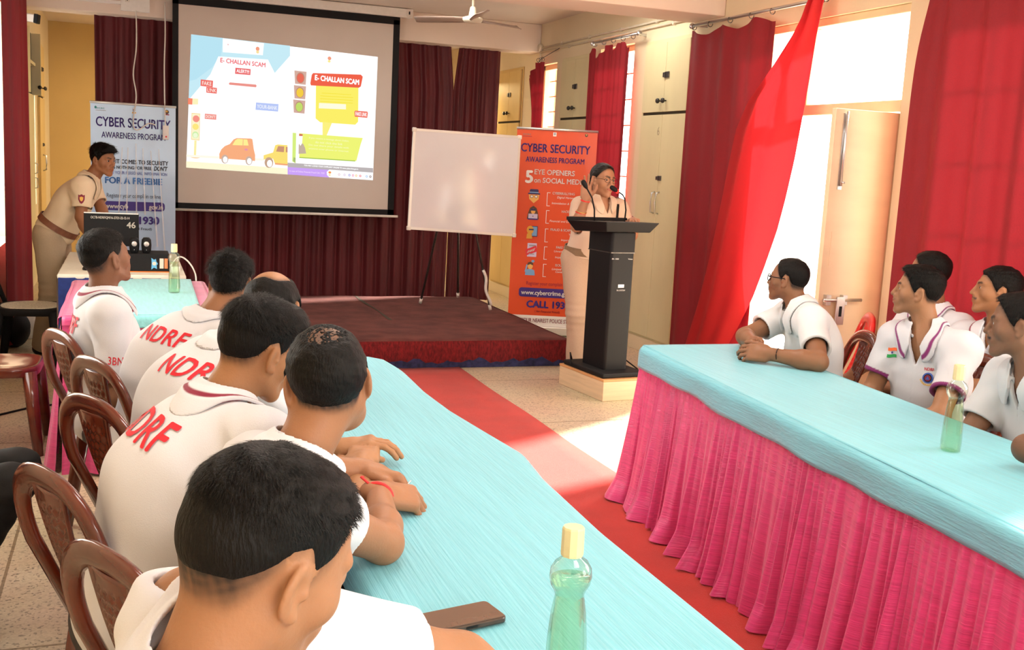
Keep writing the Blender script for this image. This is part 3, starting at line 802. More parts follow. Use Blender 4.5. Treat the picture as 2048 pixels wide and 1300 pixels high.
# ---- built-in cupboards on the right wall
mat('knob_black', (.02, .018, .016), .35)
def cupboard(y0, y1, label, m, z0=.14, zs=2.03, z1=2.61, x=XR, sgn=-1, latch='steel', upper_open=False, dark=True, handles=True, num=None, knobm='knob_black'):
    r = empty('wall_cupboard', (x, (y0+y1)/2, 0), label, 'cupboard'); c = np.array([x, (y0+y1)/2, 0])
    b = MB(); yc = (y0+y1)/2; w = y1-y0
    b.b2((min(0, sgn*.012), -w/2-.03, z0-.03), (max(0, sgn*.012), w/2+.03, z1+.03)); b.build('frame', m, r, bevel=.003)
    g = MB(); g.b2((min(sgn*.010, sgn*.0135), -w/2, z0), (max(sgn*.010, sgn*.0135), w/2, z1)); g.build('shadow_gap', M['gap'], r)
    for k, (za, zb, nm) in enumerate(((z0, zs-.008, 'lower'), (zs+.008, z1, 'upper'))):
        for s in (-1, 1):
            ya, yb = (-w/2+.004, -.002) if s < 0 else (.002, w/2-.004)
            d = MB().b2((min(sgn*.012, sgn*.032), ya, za+.004), (max(sgn*.012, sgn*.032), yb, zb-.004)).build('door', m, r, bevel=.002)
            if nm == 'upper':
                MB().lathe([(.006, 0), (.006, .018), (.020, .024), (.022, .036), (.014, .046), (.0, .048)], (sgn*.032, s*.045, zs+.10), 14, R=np.array([[0, 0, sgn], [0, 1, 0], [-sgn, 0, 0]], float)).build('knob', M[knobm], d, smooth=True)
            elif handles:
                yy = s*.04
                MB().tube([(sgn*.03, yy, zs-.83), (sgn*.062, yy, zs-.82), (sgn*.066, yy, zs-.74), (sgn*.062, yy, zs-.66), (sgn*.03, yy, zs-.65)], .007, 8).build('handle', M['steel'], d, smooth=True)
    MB().b2((min(sgn*.032, sgn*.042), -.075, zs+.285), (max(sgn*.032, sgn*.042), .0, zs+.335)).b2((min(sgn*.042, sgn*.05), -.025, zs+.29), (max(sgn*.042, sgn*.05), .015, zs+.33)).build('latch', M['dark_steel'], r, bevel=.003)
    if handles: MB().b2((min(sgn*.032, sgn*.042), -.06, zs-.555), (max(sgn*.032, sgn*.042), .0, zs-.515)).b2((min(sgn*.042, sgn*.05), -.02, zs-.55), (max(sgn*.042, sgn*.05), .014, zs-.52)).build('latch', M['dark_steel'], r, bevel=.003)
    if num:
        flat_text(num, .10, (sgn*.0325, .05 if sgn < 0 else -.05, zs-.15), (0, -1 if sgn < 0 else 1, 0), (0, 0, 1), M['pencil'], r, lift=.0012)
    return r
mat('pencil', (.42, .35, .22), .8)
cupboard(7.56, 8.34, 'cream built-in cupboard with silver pull handles right of the lectern, marked 6', M['cupboard_cream'], num='6')
cupboard(9.50, 10.22, 'pale cupboard on the right wall behind the orange banner', M['cupboard_cream'], handles=False)
cupboard(11.42, 12.18, 'yellow cupboard seen in the gap right of the stage curtain', M['cupboard_yellow'], handles=False)
# ---- windows on the right wall
def window(n, y0, y1, z0, z1, bars, x=XR, out=.10, rows=8, m=None, cols=1, fr=.05, pane=True, sg=1):
    r = empty('window_%d' % n, (x+out*sg, (y0+y1)/2, z0)); struct(r); m = m or M['frame_paint']
    w = (y1-y0)/2; h = z1-z0
    b = MB().b2((-.03, -w, 0), (.03, -w+fr, h)).b2((-.03, w-fr, 0), (.03, w, h)).b2((-.03, -w, 0), (.03, w, fr)).b2((-.03, -w, h-fr), (.03, w, h))
    for k in range(1, cols): yy = -w+2*w*k/cols; b.b2((-.022, yy-.02, 0), (.022, yy+.02, h))
    b.build('window_frame', m, r, bevel=.003)
    if bars:
        g = MB()
        for k in range(1, rows): g.b2((.045*sg-.006, -w, h*k/rows-.006), (.045*sg+.006, w, h*k/rows+.006))
        for k in range(1, cols+2): yy = -w+2*w*k/(cols+2); g.b2((.045*sg-.005, yy-.005, 0), (.045*sg+.005, yy+.005, h))
        g.build('grille', M['grille_paint'], r)
    return r
window(1, 12.36, 13.1, .4, 2.5, True, rows=13)
window(2, 10.42, 10.98, .35, 2.62, True, rows=14)
window(3, 8.62, 9.34, .55, 2.66, True, rows=9)
window(4, 2.95, 4.70, .75, 2.6, True, rows=5, cols=3)
# ---- door frame, transom and the open leaf
r = empty('door_1', (XR, 5.65, 0)); struct(r)
b = MB()
for y in (5.06, 6.78): b.b2((.02, y-5.65, 0), (.12, y+.05-5.65, 2.58))
for z0, z1 in ((2.53, 2.58), (1.965, 2.035)): b.b2((.025, 5.11-5.65, z0), (.115, 6.78-5.65, z1))
b.b2((.03, 6.05-5.65, 2.035), (.11, 6.12-5.65, 2.53))
b.build('door_frame', M['frame_paint'], r, bevel=.006)
lf = empty('door_leaf', (XR+.04, 5.115, 0), 'open cream door leaf with steel sliding bolts beside the bright doorway', 'door', rz=math.radians(183))
MB().b2((0, -.0175, .02), (.49, .0175, 1.955)).build('panel', M['door_paint'], lf, bevel=.003)
# bolts on the side that faces the hall (local +y)
b = MB()
b.b2((.405, .0175, 1.50), (.435, .024, 1.93)); b.build('bolt_plate', M['steel'], lf)
MB().tube([(.42, .034, 1.52), (.42, .034, 1.94)], .007, 8).tube([(.42, .034, 1.545), (.42, .06, 1.54)], .006, 8).build('tower_bolt', M['steel'], lf, smooth=True)
MB().tube([(.20, .045, .865), (.475, .045, .865)], .010, 10).build('sliding_bolt', M['steel'], lf, smooth=True)
b = MB()
for x in (.44, .32): b.b2((x-.016, .0175, .835), (x+.016, .050, .895))
b.b2((.325, .046, .72), (.385, .056, .885)); b.build('hasp', M['steel'], lf, bevel=.002)
MB().b2((.345, .0562, .77), (.365, .0575, .83)).build('keyhole', M['matt_black'], lf)
MB().b2((.425, .0175, .735), (.462, .030, .785)).build('bolt_plate', M['steel'], lf, bevel=.002)
MB().b2((.415, .0175, 1.06), (.44, .021, 1.26)).build('cover_plate', M['door_paint'], lf, bevel=.001)
# ---- conduits, junction box
def pipe(name, pts, r, label, m='conduit', clips=(), group=None, cat='conduit'):
    e = empty(name, pts[0], label, cat, group); o = np.array(pts[0])
    MB().tube([np.array(p)-o for p in pts], r, 8).build('pipe', M[m], e, smooth=True)
    if clips:
        for c in clips: MB().box(np.array(c)-o, (.012, .010, r+.006)).build('clip', M[m], e)
    return e
pipe('wall_conduit', [(XR-.015, 10.9, 2.795), (XR-.015, 7.62, 2.80)], .010, 'upper of two thin conduits along the right wall under the ceiling', clips=[(XR-.012, y, 2.80) for y in (10.3, 9.6, 8.9, 8.2)])
pipe('wall_conduit', [(XR-.015, 10.9, 2.755), (XR-.015, 7.62, 2.755)], .010, 'lower of two thin conduits along the right wall under the ceiling', clips=[(XR-.012, y, 2.755) for y in (10.1, 9.3, 8.5, 7.9)])
pipe('wall_conduit', [(XR-.015, 7.05, 2.86), (XR-.015, 5.9, 2.86)], .009, 'thin tan conduit high on the wall above the half-drawn door curtain')
pipe('wall_conduit', [(XR-.015, 7.05, 2.90), (XR-.015, 5.9, 2.90)], .009, 'topmost tan conduit above the half-drawn door curtain')
b = MB().lathe([(0, 0), (.038, 0), (.042, .01), (.042, .035), (.036, .042), (0, .042)], (0, 0, 0), 18, R=np.array([[0, 0, -1], [0, 1, 0], [1, 0, 0]], float))
jb = empty('junction_box', (XR, 10.885, 2.80), 'round white junction box at the corner of beam and right wall', 'junction box'); b.build('cover', M['conduit'], jb, smooth=True)
MB().tube([(-.015, 0, -.04), (-.015, .0, -.14)], .009, 8).build('pipe_stub', M['conduit'], jb, smooth=True)
# switchboard on the stage beam, two hanging leads
sb = empty('switchboard', (.04, 10.92, 2.79), 'white switchboard with sockets on the stage beam left of the screen', 'switchboard')
MB().b2((-.10, -.03, .0), (.16, 0, .26)).build('plate', M['white_plastic'], sb, bevel=.004)
for k in range(2): MB().b2((-.06+.0, -.036, .08+.08*k), (-.02, -.03, .13+.08*k)).build('socket', M['wire_white'], sb, bevel=.002)
b = MB()
for dx, dz in ((-.052, .12), (-.028, .12), (-.04, .095)): b.b2((dx-.004, -.0372, dz-.004), (dx+.004, -.036, dz+.004))
b.build('socket_hole', M['matt_black'], sb)
tk = empty('cable_trunking', (-.55, 10.9, 2.86), 'white cable trunking along the stage beam left of the switchboard', 'trunking'); MB().b2((-.35, -.01, -.015), (.49, .02, .015)).build('trunk', M['white_plastic'], tk, bevel=.003)
def cable(name, pts, r, label, m='wire_white', n=5, group=None):
    e = empty(name, pts[0], label, 'cable', group); o = np.array(pts[0], float)
    P = np.array(pts, float); out = []
    for i in range(len(P)-1):
        p0, p1, p2, p3 = P[max(i-1, 0)], P[i], P[i+1], P[min(i+2, len(P)-1)]
        for k in range(n):
            t = k/n; out.append(.5*((2*p1)+(p2-p0)*t+(2*p0-5*p1+4*p2-p3)*t*t+(3*p1-p0-3*p2+p3)*t**3))
    out.append(P[-1])
    MB().tube([p-o for p in out], r, 6).build('cord', M[m], e, smooth=True)
    return e
cable('hanging_cable', [(.075, 10.88, 2.80), (.08, 10.86, 2.62), (.075, 10.80, 2.42), (.05, 10.74, 2.20), (.075, 10.66, 2.0), (.05, 10.55, 1.80), (.055, 10.53, 1.70), (.10, 10.53, 1.69), (.18, 10.54, 1.75), (.24, 10.55, 1.74)], .006, 'white hanging cable nearer the wall, curling over the blue banner')
ad = cable('hanging_cable', [(.335, 10.88, 2.9), (.335, 10.78, 2.6), (.325, 10.70, 2.3), (.325, 10.58, 1.95), (.33, 10.54, 1.73)], .006, 'straight white cable beside the screen ending in a power adapter')
MB().b2((-.03, -.37, -1.29), (.025, -.325, -1.16)).build('power_adapter', M['white_plastic'], ad, bevel=.006)
MB().b2((-.006, -.373, -1.27), (.008, -.369, -1.256)).build('indicator_light', M['red_thread'], ad)
# left wall: cupboards, dark open cupboard, camera
cupboard(10.35, 10.95, 'cream cupboard on the left wall beside the red curtain', M['cupboard_cream'], x=XL, sgn=1)
oc = empty('wall_cupboard', (XL, 11.75, 0), 'open wall cupboard with dark shelves on the left wall', 'cupboard')
MB().b2((0, -.38, .14), (.04, .38, 2.0)).build('lower_door', M['cupboard_cream'], oc, bevel=.003)
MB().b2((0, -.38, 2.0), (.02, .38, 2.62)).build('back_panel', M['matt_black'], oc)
MB().b2((.0, -.38, 2.29), (.06, .38, 2.32)).build('shelf', M['cupboard_cream'], oc)
MB().b2((.0, -.40, 2.0), (.07, -.36, 2.62)).build('side_panel', M['cupboard_cream'], oc)
d = MB().b2((.0, .36, 2.0), (.11, .385, 2.62)).build('door', M['cupboard_cream'], oc, bevel=.003)
MB().lathe([(.006, 0), (.006, .018), (.02, .024), (.02, .04), (0, .044)], (.10, .36, 2.08), 12, R=np.array([[1, 0, 0], [0, 0, -1], [0, 1, 0]], float)).build('knob', M['knob_black'], d, smooth=True)
for zz in (1.05, 1.2): MB().tube([(.04, .30, zz), (.07, .30, zz+.01), (.07, .30, zz+.10), (.04, .30, zz+.11)], .006, 8).build('handle', M['steel'], oc, smooth=True)
cupboard(13.05, 13.75, 'ochre cupboard deep in the backstage corner of the left wall', M['cupboard_yellow'], x=XL, sgn=1)
cc = empty('security_camera', (XL, 10.5, 2.55), 'small white and black security camera high on the left wall', 'camera')
MB().lathe([(0, 0), (.03, 0), (.03, .012), (.012, .02), (.012, .08), (0, .08)], (0, 0, 0), 14, R=np.array([[0, 0, 1], [0, 1, 0], [-1, 0, 0]], float)).build('bracket', M['white_plastic'], cc, smooth=True)
MB().box((.10, -.02, .06), (.10, .04, .035), np.array([[.95, .2, .1], [-.2, .97, 0], [-.1, 0, .99]])).build('housing', M['white_plastic'], cc, bevel=.012)
MB().box((.20, -.045, .05), (.018, .046, .040), np.array([[.95, .2, .1], [-.2, .97, 0], [-.1, 0, .99]])).build('lens_hood', M['matt_black'], cc, bevel=.006)
# small switch plate on the back wall
sp = empty('switch_plate', (-.30, YB, 1.32), 'cream switch plate on the ochre back wall', 'switch'); MB().b2((-.07, -.012, -.05), (.07, 0, .05)).build('plate', M['wall_ochre'], sp, bevel=.003)
for k in (-1, 1): MB().b2((k*.03-.012, -.017, -.02), (k*.03+.012, -.012, .02)).build('rocker', M['white_plastic'], sp)

# ---------------------------------------------------------------- curtains
def curtain_obj(name, label, m, P, rings=None, group=None, hem=None, rod=None):
    """P: grid [i along the top][j down] of points; one pleated sheet"""
    o = np.array(P[0][0], float); o = np.array([o[0], o[1], 0])
    e = empty(name, o, label, 'curtain', group)
    MB().grid([[np.array(p)-o for p in c] for c in P]).build('cloth', M[m], e, smooth=True)
    if rings is not None:
        for p in rings:
            q = np.array(p)-o; MB().tube([q+np.array([.020*math.cos(t), 0, .020*math.sin(t)]) for t in np.linspace(0, 2*PI, 15)], .003, 5, cap=False, hint=(0, 1, 0)).build('curtain_ring', M['dark_steel'], e, smooth=True)
    return e
def folds(s, seed, n=9, amp=1):
    r = np.random.RandomState(seed); ph = r.rand(4)*6.28
    return amp*(.6*math.sin(2*PI*n*s+ph[0]+.6*math.sin(2*PI*2.3*s+ph[3]))+.28*math.sin(2*PI*n*1.9*s+ph[1])+.2*math.sin(2*PI*n*.47*s+ph[2]))
def hang(y0, y1, x, z1, z0, seed, n=5, amp=.03, nu=120, nv=40, ftop=None, taper=0.0):
    P = []
    for i in range(nu+1):
        s = i/nu; c = []
        for j in range(nv+1):
            t = j/nv; zt = ftop(s) if ftop else z1; z = zt+(z0-zt)*t
            a = .55+.45*t; yy = y0+(y1-y0)*s
            c.append((x+folds(s, seed, n, amp*a), yy+.012*math.sin(9*s+3*t)+taper*t*(s-.5), z))
        P.append(c)
    return P
def scallop(zr, k, drop, ph=0): return lambda s: zr-drop*abs(math.sin(PI*k*s+ph))**1.3
# stage curtains: two dark red velvet widths meeting in a notch
def stage(x0, x1, seed, n, notch=None):
    P = []
    nu = int((x1-x0)*110)
    for i in range(nu+1):
        s = i/nu; c = []
        for j in range(37):
            t = j/36; x = x0+(x1-x0)*s; z = 2.80-(2.80-.02)*t
            if notch is not None:
                k = max(0, 1-t/.18); x = x+notch*.052*k*(s if notch < 0 else 1-s)**3
            c.append((x+.008*math.sin(14*s+2*t), 11.15+folds(s, seed, n, .035*(.75+.25*t)), z))
        P.append(c)
    return P
curtain_obj('stage_curtain', 'wide dark red velvet stage curtain behind screen and whiteboard', 'velvet', stage(-.30, 3.30, 4, 26, -1))
curtain_obj('stage_curtain', 'narrow dark red velvet curtain at the right end of the stage', 'velvet', stage(3.305, 3.82, 5, 5, 1))
# right wall curtains
def rod(name, y0, y1, z, label, x=XR-.10, r=.012):
    e = empty(name, (x, y0, z), label, 'curtain rod')
    MB().tube([(0, 0, 0), (0, y1-y0, 0)], r, 10).build('rail', M['steel'], e, smooth=True)
    for y in (0, y1-y0): MB().lathe([(0, 0), (.02, .0), (.024, .015), (.018, .03), (0, .032)], (0, y, 0), 12, R=np.array([[1, 0, 0], [0, 0, 1 if y else -1], [0, -1 if y else 1, 0]], float)).build('finial', M['steel'], e, smooth=True)
    for y in (.05, y1-y0-.05): MB().b2((0, y-.008, -.012), (.10, y+.008, .012)).build('bracket', M['steel'], e)
    return e
rod('curtain_rod', 8.36, 9.30, 2.705, 'short steel curtain rod above the narrow curtain behind the lectern')
z = 2.66
curtain_obj('window_curtain', 'long red curtain hanging behind the woman at the lectern', 'window_curtain', hang(8.50, 9.36, XR-.10, z, .13, 8, 5, .030, ftop=lambda s: 2.66-.055*max(0, math.sin(2*PI*3.1*s+.4))-.10*math.exp(-((s-.80)/.05)**2)), rings=[(XR-.10, y, 2.69) for y in (8.46, 8.66, 8.86, 9.06, 9.26)])
# short slack curtain further back, its cord and hook
curtain_obj('window_curtain', 'short bunched red curtain at the far window behind the orange banner', 'window_curtain', [[(XR-.06+.02*math.sin(3*i), 11.02-.05*i+.0, 2.47+.030*i-(2.2*j/20)) if True else 0 for j in range(21)] for i in range(9)] and
            [[(XR-.09+folds(i/40, 21, 3, .03), 11.02-.42*(i/40)*(1-.0*j)+(.16*math.sin(PI*min(j/26*1.6, 1))*(1-i/40) if True else 0)*-1, 2.48+.15*min(1, i/22)-(2.0*j/26)) for j in range(27)] for i in range(41)],
            rings=[(XR-.09, y, 2.655) for y in (10.74, 10.68, 10.62)])
wire = cable('slack_wire', [(XR-.02, 10.95, 2.60), (XR-.06, 10.85, 2.62), (XR-.09, 10.65, 2.66), (XR-.02, 10.32, 2.755)], .004, 'slack curtain wire with hooks beside the far window', m='dark_steel')
# half-drawn curtain at the door
rod('curtain_rod', 5.2, 7.42, 2.672, 'long steel curtain rod above the doorway')
P = []
for i in range(81):
    s = i/80; c = []
    for j in range(41):
        t = j/40; y = 7.44-(7.44-6.30)*s
        c.append((XR-.10+folds(s, 31, 3.2, .022), y-.10*t*(1-s)*0+.01*math.sin(5*s+4*t), (2.64-.05*abs(math.sin(PI*2.5*s))**1.5)*(1-t)+.05*t))
    P.append(c)
curtain_obj('door_curtain', 'red curtain in darker shade tones hanging straight at the left of the doorway', 'shaded_curtain', P, rings=[(XR-.10, y, 2.66) for y in (7.40, 7.16, 6.88, 6.60, 6.34)])
P = []
# edge lines of the swept width: free edge runs from the ring bunch diagonally down to the left
free = [(5.74, 2.66), (5.78, 2.42), (5.81, 2.17), (5.85, 1.92), (5.89, 1.67), (5.95, 1.41), (6.01, 1.20), (6.11, .96), (6.21, .74), (6.36, .50), (6.54, .25), (6.64, .06)]
fold = [(2.66, 5.87), (2.47, 6.01), (2.26, 6.23), (2.06, 6.47), (1.87, 6.59), (1.62, 6.65), (1.37, 6.70), (1.11, 6.76), (.85, 6.83), (.57, 6.92), (.24, 7.06), (.06, 7.13)]
tt = np.linspace(0, 1, 12); T = np.linspace(0, 1, 60)
fy = np.interp(T, tt, [a for a, b in free]); fz = np.interp(T, tt, [b for a, b in free]); gy = np.interp(-fz, [-a for a, b in fold], [b for a, b in fold])
for i in range(61):
    s = i/60; c = []
    for j in range(60):
        w = fy[j]+(gy[j]-fy[j])*s
        bul = .10*math.sin(PI*s)*(.3+.7*math.sin(PI*min(1, T[j]*1.1)))
        amp = .022*(1-.65*T[j])
        c.append((XR-.13-bul*.9+amp*math.sin(2*PI*2.6*s+2.0*T[j])-.03*T[j], w, fz[j]+.02*math.sin(PI*s)*(T[j] < .02)))
    P.append(c)
curtain_obj('door_curtain', 'red curtain in brighter backlit tones swept aside across the open doorway', 'door_curtain', P, rings=[(XR-.10, y, 2.67) for y in (5.75, 5.79, 5.83, 5.87)])
# big curtain at the right edge
rod('curtain_rod', 2.7, 4.96, 2.70, 'steel curtain rod above the large curtain at the right')
P = hang(4.80, 2.75, XR-.16, 2.68, .06, 44, 7.5, .035, nu=200, ftop=lambda s: 2.68-.03*abs(math.sin(PI*9*s)))
for i, c in enumerate(P):
    s = i/200
    for j in range(len(c)):
        x, y, zz = c[j]; t = j/40
        c[j] = (x, y+(.10*math.exp(-((t-.03)/.16)**2)*0-.07*t*0-.08*math.exp(-(t/.12)**2))*math.exp(-(s/.08)**2), zz)
curtain_obj('window_curtain', 'large red curtain at the right with daylight glowing through it', 'window_curtain', P, rings=[(XR-.16, 4.75-.25*k, 2.70) for k in range(8)])
# left wall curtain
rod('curtain_rod', 8.7, 10.3, 2.9, 'curtain rod above the red curtain on the left wall', x=XL+.13)
curtain_obj('window_curtain', 'tall red curtain on the left wall beyond the black chair', 'shaded_curtain', hang(8.3, 10.15, XL+.13, 2.9, .03, 51, 4, .04), rings=[(XL+.13, y, 2.89) for y in (9.1, 9.4, 9.7, 10.0)])
# ---------------------------------------------------------------- stage, carpet
mat('stage_carpet', (.16, .044, .034), .95, col2=(.085, .020, .017), vscale=(5, 5, 5), bump=.9, bscale=(160, 160, 160), detail=8)
mat('stage_side', (.15, .007, .008), .95, var=.45, vscale=(60, 60, 25), bump=.9, bscale=(150, 150, 70), detail=8)
mat('stage_skirting', (.02, .022, .07), .9, var=.4, vscale=(30, 30, 30), bump=.4)
mat('red_carpet', (.46, .019, .011), .95, var=.12, vscale=(4, 4, 4), bump=.5, bscale=(300, 300, 300), sheen=.12)
st = empty('stage_platform', (1.7, 8.75, 0), 'low stage platform under worn dark red carpet', 'stage')
nx = 60
b = MB(); b.b2((-1.23, -1.20, .0), (1.53, 1.20, .19)); b.build('deck', M['stage_skirting'], st)
# carpet sheet wrapped over the edge, lower border dark blue
prof = [(-1.235, .055), (-1.24, .10), (-1.238, .17), (-1.225, .205), (-1.19, .217), (-.6, .216), (0, .217), (.6, .216), (1.21, .217)]
P = []
for i in range(nx+1):
    x = -1.25+2.815*i/nx; ed = max(0, (x-1.47)/.10)
    P.append([(x, y+.006*math.sin(7*x+3*z)+(.02*ed if k < 4 else 0), z-.012*ed*(k > 3)+.002*math.sin(9*x+5*y)) for k, (y, z) in enumerate(prof)])
MB().grid(P).build('carpet', M['stage_carpet'], st, smooth=True)
P = []
for i in range(nx+1):
    x = -1.25+2.815*i/nx; P.append([(x, y-.004+.006*math.sin(7*x+3*z), z) for y, z in ((-1.238, .004), (-1.243, .07+.018*math.sin(23*x)*math.sin(5*x)), (-1.246, .12), (-1.246, .17), (-1.236, .206))])
MB().grid(P, 0).build('carpet_front', M['stage_side'], st, smooth=True)
P = [[(-1.25+2.815*i/nx, -1.250, .002), (-1.25+2.815*i/nx, -1.251, .055+.022*math.sin(.9*i)*math.sin(.31*i)+.012*math.sin(2.3*i))] for i in range(nx+1)]
MB().grid(P).build('front_border', M['stage_skirting'], st, smooth=True)
P = []
for j in range(25):
    y = -1.246+2.45*j/24; P.append([(1.562+.010*math.sin(4*y), y, z) for z in (.002, .06, .13, .18)]+[(1.545, y, .212)])
MB().grid(P).build('carpet_side', M['stage_side'], st, smooth=True)
for x in (.35,): MB().grid([[(x+.010*math.sin(6*y)-.012, y, .2195), (x+.012, y, .2195)] for y in np.linspace(-.3, 1.2, 14)]).build('carpet_seam', M['gap'], st)
rc = empty('carpet_runner', (1.75, 3.2, 0), 'bright red carpet runner between the two rows of tables', 'carpet')
P = [[(-.62+1.22*i/10+.004*math.sin(k), -5+9.28*k/40, .006+.0015*math.sin(3*i+k)) for i in range(11)] for k in range(41)]
MB().grid(P).build('carpet', M['red_carpet'], rc, smooth=True, solid=.008)

# ---------------------------------------------------------------- tables with cloth and pleated skirt
mat('table_wood', (.30, .19, .11), .5, var=.15, vscale=(3, 20, 20))
def table(label, corners, z=.74):
    """plain folding table below the cloth; corners: 4 xy counter-clockwise"""
    c = np.mean(np.array(corners), 0); e = empty('folding_table', (c[0], c[1], 0), label, 'table')
    MB().prism([tuple(np.array(p)-c) for p in corners], (0, 0, z-.03), (1, 0, 0), (0, 1, 0), (0, 0, 1), .03).build('tabletop', M['table_wood'], e)
    for p in corners:
        q = (np.array(p)-c)*.90; MB().tube([(q[0], q[1], 0), (q[0], q[1], z-.03)], .015, 8).build('leg', M['dark_steel'], e)
    return e
def outline(corners, step, r=.03):
    pts = []
    n = len(corners)
    for i in range(n):
        a, c = np.array(corners[i], float), np.array(corners[(i+1) % n], float)
        L = np.linalg.norm(c-a); k = max(2, int(L/step))
        for j in range(k): pts.append((a+(c-a)*j/k, nrm(np.array([(c-a)[1], -(c-a)[0]]))))
    return pts
def skirt(label, corners, z1, pitch, amp, flare, m, seed=0, z0=.012, sides=None, nv=26, step=.010, toe=.0, tabs=True):
    """pleated cloth round the given sides (list of side indices), clockwise normal outward"""
    e = None; rs = np.random.RandomState(seed)
    c0 = np.mean(np.array(corners), 0); e = empty('table_skirt', (c0[0], c0[1], 0), label, 'table skirt')
    n = len(corners); sides = sides if sides is not None else list(range(n))
    A_ = [np.array(c, float) for c in corners]
    run = []; s_tot = 0
    for k in sides:
        a, c = A_[k], A_[(k+1) % n]; L = np.linalg.norm(c-a); nn = nrm(np.array([(c-a)[1], -(c-a)[0]]))
        m_ = max(3, int(L/step))
        for j in range(m_+1): run.append((a+(c-a)*j/m_, nn, s_tot+L*j/m_))
        s_tot += L
    R = np.array([r_[0] for r_ in run]); Nn = np.array([r_[1] for r_ in run]); S = np.array([r_[2] for r_ in run])
    for _ in range(3):
        Nn[1:-1] = (Nn[:-2]+Nn[1:-1]*2+Nn[2:])/4
    Nn = Nn/np.linalg.norm(Nn, axis=1)[:, None]
    # irregular pleats: saw-toothed at the top, rounded and spreading below
    edges = [0]
    while edges[-1] < s_tot: edges.append(edges[-1]+pitch*(.5+1.1*rs.rand()))
    edges = np.array(edges); idx = np.clip(np.searchsorted(edges, S, 'right')-1, 0, len(edges)-2)
    u = (S-edges[idx])/(edges[idx+1]-edges[idx]); hgt = .35+1.15*rs.rand(len(edges)); kick = rs.randn(len(edges)); big = rs.rand(len(edges))
    saw = np.where(u < .78, u/.78, (1-u)/.22)
    P = []
    bigw = np.interp(S, edges, big)
    for j in range(nv+1):
        t = j/nv
        prof = saw*(1-t*.6)+(.5-.5*np.cos(2*PI*u))*(t*.6)
        wave = .5+.5*np.sin(2*PI*S/(pitch*3.3)+2.2*np.sin(S*2.1)+seed)
        d = amp*(.10+.7*t**.6)*prof*hgt[idx]+flare*t**1.4*(.35+.65*wave*(.4+.6*bigw))+toe*np.maximum(0, t-.86)/.14*(bigw**2)
        sh = .012*t*kick[idx]*np.sin(PI*u)
        tang = np.stack([-Nn[:, 1], Nn[:, 0]], 1)
        xy = R+Nn*(d+.004)[:, None]+tang*(sh)[:, None]
        zb = z0+.010*(wave-.5)
        z = z1+(zb-z1)*t
        P.append(np.column_stack([xy-c0, z]))
    P = np.array(P)
    MB().grid([[tuple(P[j, i]) for j in range(nv+1)] for i in range(P.shape[1])]).build('cloth', M[m], e, smooth=True)
    return e
def cloth_top(label, corners, z, drop, m, seed=0, thick=.004, name='tablecloth', wav=.010, hang_out=.018, sides=None, rnd=.025):
    c0 = np.mean(np.array(corners), 0); e = empty(name, (c0[0], c0[1], z), label, 'tablecloth')
    a, b_, c, d = [np.array(p, float)-c0 for p in corners]
    nu, nv = 40, 90; P = []
    rs = np.random.RandomState(seed); ph = rs.rand(6)*6.28
    for i in range(nu+1):
        u = i/nu; row = []
        for j in range(nv+1):
            v = j/nv; p = (a*(1-u)+b_*u)*(1-v)+(d*(1-u)+c*u)*v
            zz = .0012*math.sin(9*p[0]+ph[0])*math.sin(7*p[1]+ph[1])+.0018*math.sin(3.1*p[1]+ph[2])
            row.append((p[0], p[1], zz))
        P.append(row)
    # falling border on the requested sides: 0 a-b, 1 b-c, 2 c-d, 3 d-a
    MB().grid(P).build('cloth', M[m], e, smooth=True, solid=thick)
    segs = [(a, b_), (b_, c), (c, d), (d, a)]
    for k in (sides if sides is not None else range(4)):
        p, q = segs[k]; L = np.linalg.norm(q-p); n_ = nrm(np.array([(q-p)[1], -(q-p)[0]]))
        if n_@((p+q)/2) < 0: n_ = -n_
        G = []; m_ = max(6, int(L/.02))
        for i in range(m_+1):
            s = i/m_; base = p+(q-p)*s; col = []
            dr = drop*(1+.07*math.sin(5.1*s*L+ph[3])*math.sin(2.3*s*L+ph[4])+.03*math.sin(17*s*L))
            for j in range(9):
                t = j/8; o = hang_out*math.sin(min(t*3, 1)*PI/2)+wav*t*(math.sin(11*s*L+ph[5])*.5+.5)
                col.append((base[0]+n_[0]*o, base[1]+n_[1]*o, -dr*t**1.1))
            G.append(col)
        MB().grid(G).build('border', M[m], e, smooth=True, solid=.003)
    return e
# left row: x .30..1.0, aisle side at x = 1.0
table('folding table at the left of the aisle under the long blue cloth', [(.45, -.3), (.97, -.3), (.955, 4.10), (.45, 4.10)])
skirt('pink pleated skirt of the left table row on the aisle side', [(.985, -.35), (.97, 4.11), (.30, 4.11), (.31, -.35)][3:]+[(.985, -.35), (.97, 4.11), (.43, 4.11)], .73, .05, .035, .07, 'pink_satin', seed=3, sides=[1, 2])
# aisle edge bulges where the tables meet
e = empty('tablecloth', (.65, 1.9, .752), 'long turquoise cloth on the left table row with a phone and a bottle', 'tablecloth')
edge = [(-2.25, .355), (-.6, .345), (.15, .345), (.55, .365), (.78, .395), (.95, .375), (1.3, .338), (1.6, .325), (1.95, .335), (2.15, .318), (2.22, .27), (2.245, .18)]
P = []
ys = np.concatenate([np.linspace(-2.25, 2.0, 110), np.linspace(2.02, 2.245, 24)])
for y in ys:
    xe = np.interp(y, [a for a, b in edge], [b for a, b in edge]); xl = -.235
    row = []
    for i in range(41):
        s = i/40; x = xl+(xe-xl)*s; row.append((x, y, .0014*math.sin(6*x+3.3*y)+.0010*math.sin(15*x-5*y)-.010*max(0, (s-.985)/.015)**2))
    row += [(xe+.008, y, -.022), (xe+.012+.004*math.sin(9*y), y, -.055-.008*math.sin(7*y))]
    row = [(xl-.010, y, -.06), (xl-.006, y, -.02)]+row
    P.append(row)
